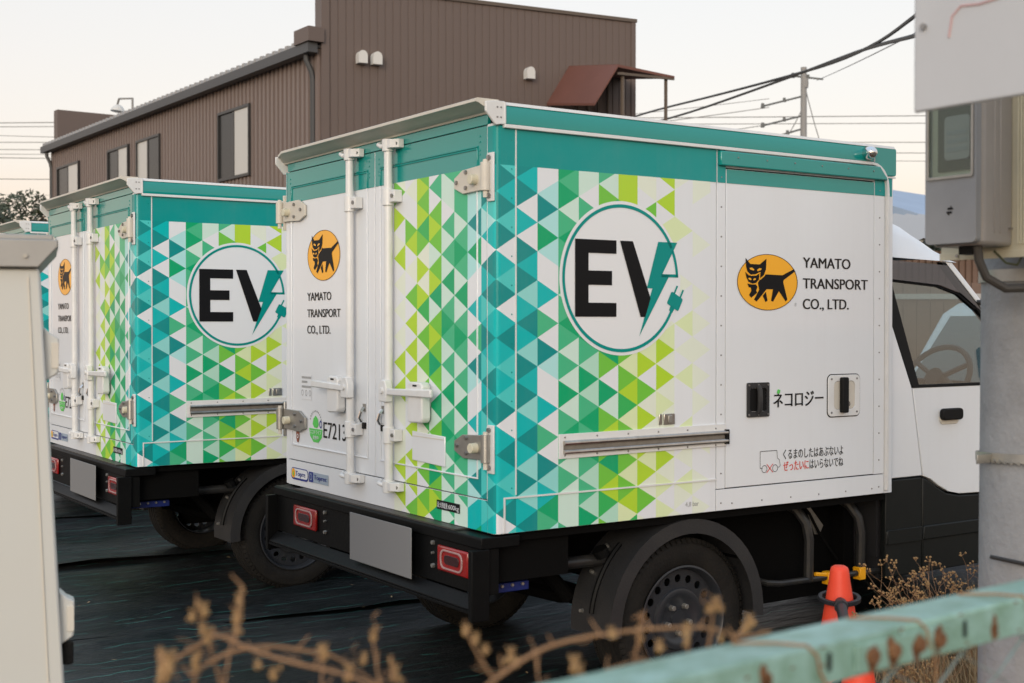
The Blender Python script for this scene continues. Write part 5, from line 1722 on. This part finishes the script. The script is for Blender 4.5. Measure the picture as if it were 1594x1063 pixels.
# ------------------------------------------------------------------ beige locker at the left
def locker():
    L = empty('beige_locker', (-1.687, -0.732, 0))
    tag(L, 'beige metal locker with grey cap at the left edge, two latches on its side', 'locker')
    L.rotation_euler = (0, 0, R(-14.0))
    # local x runs along the front to its right edge, y to the back; the case widens slightly towards the floor
    m = MB()
    xl = -0.70
    def edge(z):
        return 0.040 + (-0.042 - 0.040) * (z - 0.03) / 1.61
    m.hexa([(xl, -0.02, 0.03), (edge(0.03), -0.02, 0.03), (edge(0.03), 0.48, 0.03), (xl, 0.48, 0.03)], [(xl, -0.02, 1.64), (edge(1.64), -0.02, 1.64), (edge(1.64), 0.48, 1.64), (xl, 0.48, 1.64)])
    m.build('case', 'locker_beige', L, 0.006)
    s = MB()
    s.hexa([(edge(0.05) - 0.042, -0.023, 0.05), (edge(0.05) - 0.038, -0.023, 0.05), (edge(0.05) - 0.038, -0.0195, 0.05), (edge(0.05) - 0.042, -0.0195, 0.05)],
           [(edge(1.62) - 0.028, -0.023, 1.62), (edge(1.62) - 0.024, -0.023, 1.62), (edge(1.62) - 0.024, -0.0195, 1.62), (edge(1.62) - 0.028, -0.0195, 1.62)])
    s.build('edge_fold', 'cream_metal', L)
    MB().prism([(xl, 1.642), (-0.044, 1.642), (-0.002, 1.690), (-0.002, 1.706), (xl, 1.706)], 1, -0.040, 0.40).build('cap', 'locker_cap', L, 0.003)
    B(xl, -0.012, 0.0, 0.38, 1.707, 1.720).build('cap_plate', 'locker_cap', L, 0.003)
    MB().cyl((-0.072, -0.040, 1.668), (-0.072, -0.045, 1.668), 0.005, n=10).build('rivet', 'galvanised', L)
    for z in (1.440, 0.825):
        e = edge(z)
        MB().prism([(e - 0.002, z - 0.062), (e + 0.010, z - 0.055), (e + 0.030, z - 0.042), (e + 0.032, z + 0.040), (e + 0.014, z + 0.050), (e - 0.002, z + 0.066)], 1, 0.00, 0.05).build('latch', 'locker_beige', L, 0.004)
        MB().prism(rr(e + 0.015, e + 0.031, z - 0.030, z + 0.030, 0.003), 1, -0.003, 0.0005).build('latch_lever', 'cream_metal', L, 0.001)
    MB().cyl((edge(0.75) + 0.012, 0.03, 0.712), (edge(0.75) + 0.012, 0.03, 0.766), 0.014, 0.0145, 14).build('rubber_foot', 'rubber', L, 0.004)
locker()

# ------------------------------------------------------------------ traffic cones and bar
def cone(x, y, label):
    c = empty('traffic_cone', (x, y, 0))
    tag(c, label, 'traffic cone', 'orange cones joined by a bar')
    MB().lathe([(0.0, 0.660), (0.020, 0.660), (0.029, 0.654), (0.033, 0.642), (0.037, 0.61), (0.128, 0.05), (0.150, 0.035), (0.150, 0.032)], (0, 0, 0), (0, 0, 1), 32).build('body', 'cone_orange', c, sharp=50)
    MB().prism(rr(-0.19, 0.19, -0.19, 0.19, 0.03), 2, 0.0, 0.034).build('base', 'cone_orange', c, 0.006)
    return c
def ring_at(z):
    return 0.036 + (0.64 - z) / 0.59 * 0.092
cone(1.012, -0.671, 'orange traffic cone standing beside the nearest truck, behind the green fence rail')
cone(0.165, -1.500, 'orange traffic cone mostly hidden below the green fence rail')
def cone_bar():
    a = Vector((1.012, -0.671, 0.545))
    b = Vector((0.165, -1.500, 0.545))
    r_ = empty('cone_bar', a)
    tag(r_, 'dark grey bar with ring ends linking the two orange cones', 'cone bar')
    d = (b - a)
    n = d.normalized()
    for nm, c in (('ring', Vector((0, 0, 0))), ('ring', d)):
        MB().lathe([(0.060, -0.008), (0.074, -0.008), (0.074, 0.008), (0.060, 0.008)], c, (0.12 * n.x, 0.12 * n.y, 1), 28, True).build(nm, 'cone_bar', r_, 0.002)
    MB().tube([n * 0.070, n * 0.11, n * 0.15], [0.018, 0.024, 0.024], 12).build('collar', 'cone_bar', r_)
    MB().tube([n * 0.15, d - n * 0.14], 0.0185, 12).build('tube', 'cone_bar', r_)
    MB().tube([d - n * 0.15, d - n * 0.11, d - n * 0.07], [0.024, 0.024, 0.018], 12).build('collar', 'clip_yellow', r_)
cone_bar()

# ------------------------------------------------------------------ chain-link fence with green angle rail
def fence():
    f = empty('chain_link_fence', (-1.435, -2.95, 0), math.atan2(0.063, 0.998))
    tag(f, 'pale green rusty angle-iron rail of a chain-link fence crossing the foreground', 'fence')
    # local x along the rail, y away from the viewer, z up; two rails meet at a splice
    def rail(x0, x1, dz):
        m = MB()
        sl = []
        sec = [(-0.003, 1.168), (0.0, 1.168), (0.0, 1.2035), (0.055, 1.2035), (0.055, 1.208), (-0.0005, 1.208), (-0.003, 1.2055)]
        m.prism([(y, z + dz) for y, z in sec], 0, x0, x1)
        return m.build('rail', 'fence_green', f, 0.0015)
    rail(-1.6, -0.002, 0.0)
    rail(0.002, 3.2, 0.0)
    B(-0.075, 0.080, -0.0065, -0.0035, 1.172, 1.200).build('splice_plate', 'fence_green', f, 0.001)
    for x in (-0.052, -0.018, 0.024, 0.058):
        MB().cyl((x, -0.0065, 1.187), (x, -0.0125, 1.187), 0.0092, 0.0076, 10).build('rusty_bolt', 'rust', f, 0.001)
    for x in (-0.112, 0.110):
        MB().prism(rr(x - 0.0032, x + 0.0032, 1.180, 1.199, 0.003), 1, -0.0036, -0.0028).build('slot', 'seal_black', f)
    rp = MB()
    for k in range(40):
        x = random.uniform(-0.5, 0.6)
        z = random.choice((1.2055, random.uniform(1.170, 1.204), random.uniform(1.168, 1.175)))
        rp.prism([(x + random.uniform(.001, .006) * math.cos(t), z + random.uniform(.0006, .002) * math.sin(t)) for t in (0, 1.05, 2.1, 3.14, 4.2, 5.2)], 1, -0.0034, -0.0029)
    for x in (-0.052, -0.018, 0.024, 0.058, 0.17, -0.2, 0.33):
        for j in range(3):
            w0 = random.uniform(0.003, 0.009)
            xx = x + random.uniform(-0.008, 0.008)
            z0 = 1.187 + random.uniform(-0.006, 0.010)
            rp.prism([(xx - w0, z0), (xx - w0 * 0.4, z0 + 0.006), (xx + w0 * 0.7, z0 + 0.004), (xx + w0, z0 - 0.002), (xx + w0 * 0.4, z0 - 0.010), (xx - w0 * 0.2, 1.169), (xx - w0 * 0.7, z0 - 0.008)], 1, -0.0068 if abs(x) < 0.075 else -0.0034, -0.0063 if abs(x) < 0.075 else -0.0029)
    tag(rp.build('rust_spots', 'rust', f, smooth=False), kind='stuff')
    # woven wires: zigzags hanging from the rail
    wv = MB()
    cell = 0.060
    k = 0
    x = -1.4
    while x < 2.6:
        pts = []
        for j in range(38):
            z = 1.187 - j * cell * 0.52
            s = (1 if (j % 2) else -1) * (1 if k % 2 else -1)
            pts.append((x + s * cell * 0.505, 0.012 + 0.003 * (1 if j % 2 else -1), z))
        wv.tube(pts, 0.0017, 5)
        x += cell
        k += 1
    tag(wv.build('chain_link_mesh', 'mesh_wire', f), kind='stuff')
    for x in (-1.5, 0.9, 3.1):
        B(x - 0.02, x + 0.02, 0.022, 0.026, 0.0, 1.167).build('post', 'fence_green', f)
    # thin tendrils wound over the rail
    for x0 in (-0.16, 0.012, 0.205):
        MB().tube([(x0 - 0.035, 0.045, 1.211), (x0, 0.020, 1.2105), (x0 + 0.018, -0.001, 1.2095), (x0 + 0.026, -0.0065, 1.200), (x0 + 0.030, -0.0065, 1.185), (x0 + 0.045, -0.004, 1.165), (x0 + 0.06, 0.005, 1.12)], 0.0015, 5).build('tendril', 'dry_stem', f)
fence()

# ------------------------------------------------------------------ dry weeds
def smooth_path(pts, k=4):
    o = []
    P = [Vector(p) for p in pts]
    for i in range(len(P) - 1):
        a, b = P[i], P[i + 1]
        a0 = P[i - 1] if i else a
        b1 = P[i + 2] if i + 2 < len(P) else b
        for j in range(k):
            t = j / k
            o.append(0.5 * ((2 * a) + (b - a0) * t + (2 * a0 - 5 * a + 4 * b - b1) * t * t + (3 * a - a0 - 3 * b + b1) * t ** 3))
    o.append(P[-1])
    return o

STEMS_A = [
    [[-2.079, -2.611, 1.184], [-2.064, -2.637, 1.202], [-2.052, -2.661, 1.218], [-2.047, -2.68, 1.226], [-2.034, -2.705, 1.22], [-2.018, -2.732, 1.214], [-1.998, -2.761, 1.209], [-1.979, -2.79, 1.206], [-1.966, -2.815, 1.202], [-1.954, -2.839, 1.194]],
    [[-2.079, -2.695, 1.198], [-2.063, -2.692, 1.204], [-2.039, -2.694, 1.213], [-2.006, -2.703, 1.215], [-1.975, -2.71, 1.208], [-1.95, -2.714, 1.201], [-1.927, -2.715, 1.186], [-1.906, -2.716, 1.17], [-1.888, -2.714, 1.152]],
    [[-2.067, -2.739, 1.182], [-2.061, -2.733, 1.198], [-2.054, -2.728, 1.225], [-2.046, -2.724, 1.241], [-2.041, -2.718, 1.259], [-2.036, -2.712, 1.275]],
    [[-2.045, -2.682, 1.18], [-2.06, -2.688, 1.225], [-2.07, -2.697, 1.245], [-2.077, -2.708, 1.265]],
    [[-1.977, -2.751, 1.18], [-1.972, -2.742, 1.199], [-1.967, -2.734, 1.217]],
    [[-1.915, -2.744, 1.165], [-1.913, -2.738, 1.183], [-1.913, -2.73, 1.21], [-1.908, -2.725, 1.227]],
    [[-1.929, -2.807, 1.176], [-1.934, -2.81, 1.196], [-1.939, -2.812, 1.22]],
    [[-2.061, -2.647, 1.168], [-2.056, -2.65, 1.191], [-2.055, -2.651, 1.204]],
    [[-2.121, -2.727, 1.188], [-2.114, -2.731, 1.215], [-2.119, -2.728, 1.235]]]
STEMS_B = [
    [[-1.89, -2.881, 1.193], [-1.871, -2.873, 1.202], [-1.83, -2.879, 1.222], [-1.794, -2.881, 1.228], [-1.753, -2.887, 1.23], [-1.711, -2.894, 1.23], [-1.669, -2.901, 1.227], [-1.636, -2.902, 1.221], [-1.608, -2.899, 1.209], [-1.568, -2.904, 1.211]],
    [[-1.863, -2.875, 1.18], [-1.874, -2.876, 1.205], [-1.892, -2.872, 1.236], [-1.901, -2.874, 1.258]],
    [[-1.816, -2.871, 1.172], [-1.814, -2.86, 1.19], [-1.812, -2.849, 1.219]],
    [[-1.772, -2.864, 1.163], [-1.753, -2.869, 1.188], [-1.724, -2.88, 1.198], [-1.703, -2.886, 1.198]],
    [[-1.675, -2.905, 1.194], [-1.676, -2.904, 1.224]],
    [[-1.644, -2.902, 1.221], [-1.655, -2.918, 1.254]],
    [[-1.625, -2.914, 1.214], [-1.6, -2.907, 1.224]],
    [[-1.717, -2.877, 1.198], [-1.713, -2.88, 1.226], [-1.712, -2.88, 1.239]]]
PODS_A = [[-2.081, -2.707, 1.252, 0.0046], [-2.076, -2.723, 1.259, 0.0053], [-2.073, -2.697, 1.26, 0.0031], [-2.072, -2.721, 1.235, 0.0062], [-2.078, -2.725, 1.244, 0.0043], [-2.043, -2.716, 1.247, 0.0068], [-2.028, -2.677, 1.228, 0.0053], [-2.029, -2.688, 1.256, 0.0053], [-2.028, -2.691, 1.266, 0.0028], [-2.099, -2.696, 1.208, 0.0093], [-2.094, -2.67, 1.195, 0.0093], [-2.078, -2.705, 1.209, 0.0053], [-2.079, -2.715, 1.218, 0.0037], [-2.037, -2.749, 1.212, 0.004], [-1.985, -2.773, 1.22, 0.0056], [-1.929, -2.742, 1.2, 0.0043], [-1.926, -2.754, 1.222, 0.0046], [-1.925, -2.756, 1.229, 0.0028], [-1.91, -2.767, 1.188, 0.0065], [-1.937, -2.808, 1.214, 0.0031], [-2.019, -2.741, 1.198, 0.0049], [-2.095, -2.66, 1.213, 0.0034], [-1.948, -2.748, 1.189, 0.0068], [-1.996, -2.704, 1.194, 0.0025]]
PODS_B = [[-1.844, -2.782, 1.222, 0.0047], [-1.878, -2.855, 1.234, 0.0043], [-1.843, -2.816, 1.211, 0.0043], [-1.82, -2.823, 1.203, 0.0065], [-1.825, -2.84, 1.202, 0.0043], [-1.801, -2.896, 1.207, 0.0072], [-1.778, -2.875, 1.196, 0.005], [-1.779, -2.921, 1.239, 0.0043], [-1.704, -2.869, 1.221, 0.004], [-1.709, -2.874, 1.215, 0.004], [-1.693, -2.923, 1.23, 0.0054], [-1.71, -2.942, 1.229, 0.0047], [-1.647, -2.911, 1.246, 0.0057], [-1.675, -2.933, 1.25, 0.0036], [-1.644, -2.916, 1.243, 0.0032], [-1.625, -2.933, 1.231, 0.0057], [-1.652, -2.956, 1.234, 0.0043], [-1.723, -2.919, 1.219, 0.005], [-1.664, -2.937, 1.222, 0.0032]]

def vine(stems, pods, base, label):
    root = empty('dry_vine', base)
    tag(root, label, 'dry plant', 'dry seeded vines in the foreground')
    bz = Vector(base)
    for i, st in enumerate(stems):
        pts = [Vector(p) for p in st]
        low = pts[0] if pts[0].z < pts[-1].z else pts[-1]
        path = smooth_path(pts)
        n = len(path)
        big = 0.0021 if i < 2 and len(st) > 6 else 0.0012
        rr_ = [big * (1.0 - 0.45 * k / n) for k in range(n)]
        if pts[0].z < pts[-1].z + 0.03:
            down = smooth_path([Vector((bz.x + 0.03 * math.sin(i * 2.1), bz.y + 0.03 * math.cos(i * 1.7), 0.0)), Vector(((bz.x + low.x) / 2, (bz.y + low.y) / 2 + 0.03, 0.65)), path[0]])
            path = down[:-1] + path
            rr_ = [big] * (len(down) - 1) + rr_
        MB().tube([p - bz for p in path], rr_, 7).build('stem', 'dry_stem', root)
        # old leaf scars and thin side twigs
        for k in range(0, n, 5):
            p = smooth_path(pts)[k] - bz
            MB().tube([p, p + Vector((random.uniform(-.012, .012), random.uniform(-.008, .008), random.uniform(0.0, .018)))], [0.0011, 0.0006], 5).build('twig', 'dry_stem', root)
    rnd = random.Random(len(stems))
    for k in range(14):
        src = rnd.choice(stems)
        p = Vector(rnd.choice(src)) - bz
        q1 = p + Vector((rnd.uniform(-.012, .012), rnd.uniform(-.010, .010), rnd.uniform(-.004, .010)))
        q2 = q1 + Vector((rnd.uniform(-.012, .012), rnd.uniform(-.010, .010), rnd.uniform(-.004, .010)))
        q3 = q2 + Vector((rnd.uniform(-.010, .010), rnd.uniform(-.008, .008), rnd.uniform(-.006, .006)))
        MB().tube(smooth_path([p, q1, q2, q3]), 0.0004, 5).build('tendril', 'dry_stem', root)
    for x, y, z, r_ in pods:
        m = MB()
        c = Vector((x, y, z)) - bz
        m.blob(c, r_ * 0.75, 8, 6, 0.25, (0.85, 0.85, 1.15))
        for k in range(3):
            m.blob(c + Vector((random.uniform(-1, 1), random.uniform(-1, 1), random.uniform(-1.2, 1.2))) * r_ * 0.8, r_ * random.uniform(0.25, 0.5), 6, 4, 0.3)
        for k in range(5):
            a = k * 1.256 + x * 50
            tip = c + Vector((math.cos(a) * r_ * 0.8, math.sin(a) * r_ * 0.8, r_ * 1.7))
            m.tube([c + Vector((0, 0, r_ * 0.6)), tip], [r_ * 0.3, r_ * 0.06], 4)
        m.build('seed_pod', 'dry_pod', root)
vine(STEMS_A, PODS_A, (-2.0, -2.66, 0.0), 'blurred dry brown vine with seed pods at the bottom left')
vine(STEMS_B, PODS_B, (-1.78, -2.83, 0.0), 'blurred dry brown vine arching over the near rear wheel of the nearest truck')

def weeds():
    g = MB()
    def blade(x, y, h, lean, w):
        a = random.uniform(0, 6.28)
        dx, dy = math.cos(a) * lean, math.sin(a) * lean
        p = [Vector((x, y, 0)), Vector((x + dx * 0.35, y + dy * 0.35, h * 0.55)), Vector((x + dx, y + dy, h))]
        s = Vector((math.cos(a + 1.57), math.sin(a + 1.57), 0)) * w
        g.add([p[0] - s, p[0] + s, p[1] + s * 0.8, p[1] - s * 0.8, p[2]], [(0, 1, 2, 3), (3, 2, 4)])
    for _ in range(14000):
        x = random.uniform(0.7, 4.2)
        y = random.uniform(-1.75, -0.30) if x < 2.2 else random.uniform(-2.4, -0.25)
        if (x - 0.63) ** 2 + (y + 1.74) ** 2 < 0.05 or (x - 1.012) ** 2 + (y + 0.671) ** 2 < 0.09:
            continue
        if y > -0.95 - 0.35 * (x - 1.2) and x < 1.5:
            continue
        hh = random.uniform(0.20, 0.52) * (1.0 if y < -0.6 else 0.7)
        blade(x, y, hh, random.uniform(0.05, 0.38), random.uniform(0.0012, 0.0028))
    tag(g.build('dry_grass', 'dry_grass', smooth=False, recalc=False), 'tangled dry brown grass between the fence and the concrete pole', 'grass', kind='stuff')
    spots = [(1.36, -0.84, 0.72, 'tallest branching dry weed left of the concrete pole'),
             (1.56, -0.86, 0.66, 'dry weed with small flower heads close to the concrete pole'),
             (1.22, -0.80, 0.62, 'low branching dry weed in front of the truck cab'),
             (1.45, -1.02, 0.62, 'bushy dry weed just behind the green fence rail'),
             (1.72, -0.80, 0.62, 'thin upright dry weed against the concrete pole'),
             (1.10, -0.98, 0.52, 'small dry weed right of the orange traffic cone')]
    for i, (x, y, h, lb) in enumerate(spots):
        root = empty('dry_weed', (x, y, 0))
        tag(root, lb, 'weed', 'dry weeds by the concrete pole')
        rnd = random.Random(i + 3)
        st = MB()
        hd = MB()
        def grow(p, d, l, r_, lev):
            q1 = p + d * l * 0.5 + Vector((rnd.uniform(-.01, .01), rnd.uniform(-.01, .01), 0))
            q2 = p + d * l
            st.tube([p, q1, q2], [r_, r_ * 0.85, r_ * 0.65], 5)
            if lev == 0:
                for _ in range(4):
                    t = q2 + Vector((rnd.uniform(-.015, .015), rnd.uniform(-.015, .015), rnd.uniform(0, .02)))
                    st.tube([q2, t], [0.0007, 0.0005], 4)
                    hd.blob(t, 0.0038, 5, 4, 0.2)
                return
            for k in range(3 if lev > 1 else 2):
                nd = (d + Vector((rnd.uniform(-.8, .8), rnd.uniform(-.8, .8), rnd.uniform(-.1, .4)))).normalized()
                grow(q2 if k else q1.lerp(q2, 0.5), nd, l * rnd.uniform(0.45, 0.75), r_ * 0.65, lev - 1)
        for k in range(4):
            a = rnd.uniform(0, 6.28)
            grow(Vector((0.02 * math.cos(a), 0.02 * math.sin(a), 0)), Vector((0.25 * math.cos(a), 0.25 * math.sin(a), 1)).normalized(), h * rnd.uniform(0.38, 0.48), 0.0026, 3)
        st.build('stem', 'dry_stem', root)
        tag(hd.build('flower_heads', 'dry_pod', root), kind='stuff')
weeds()
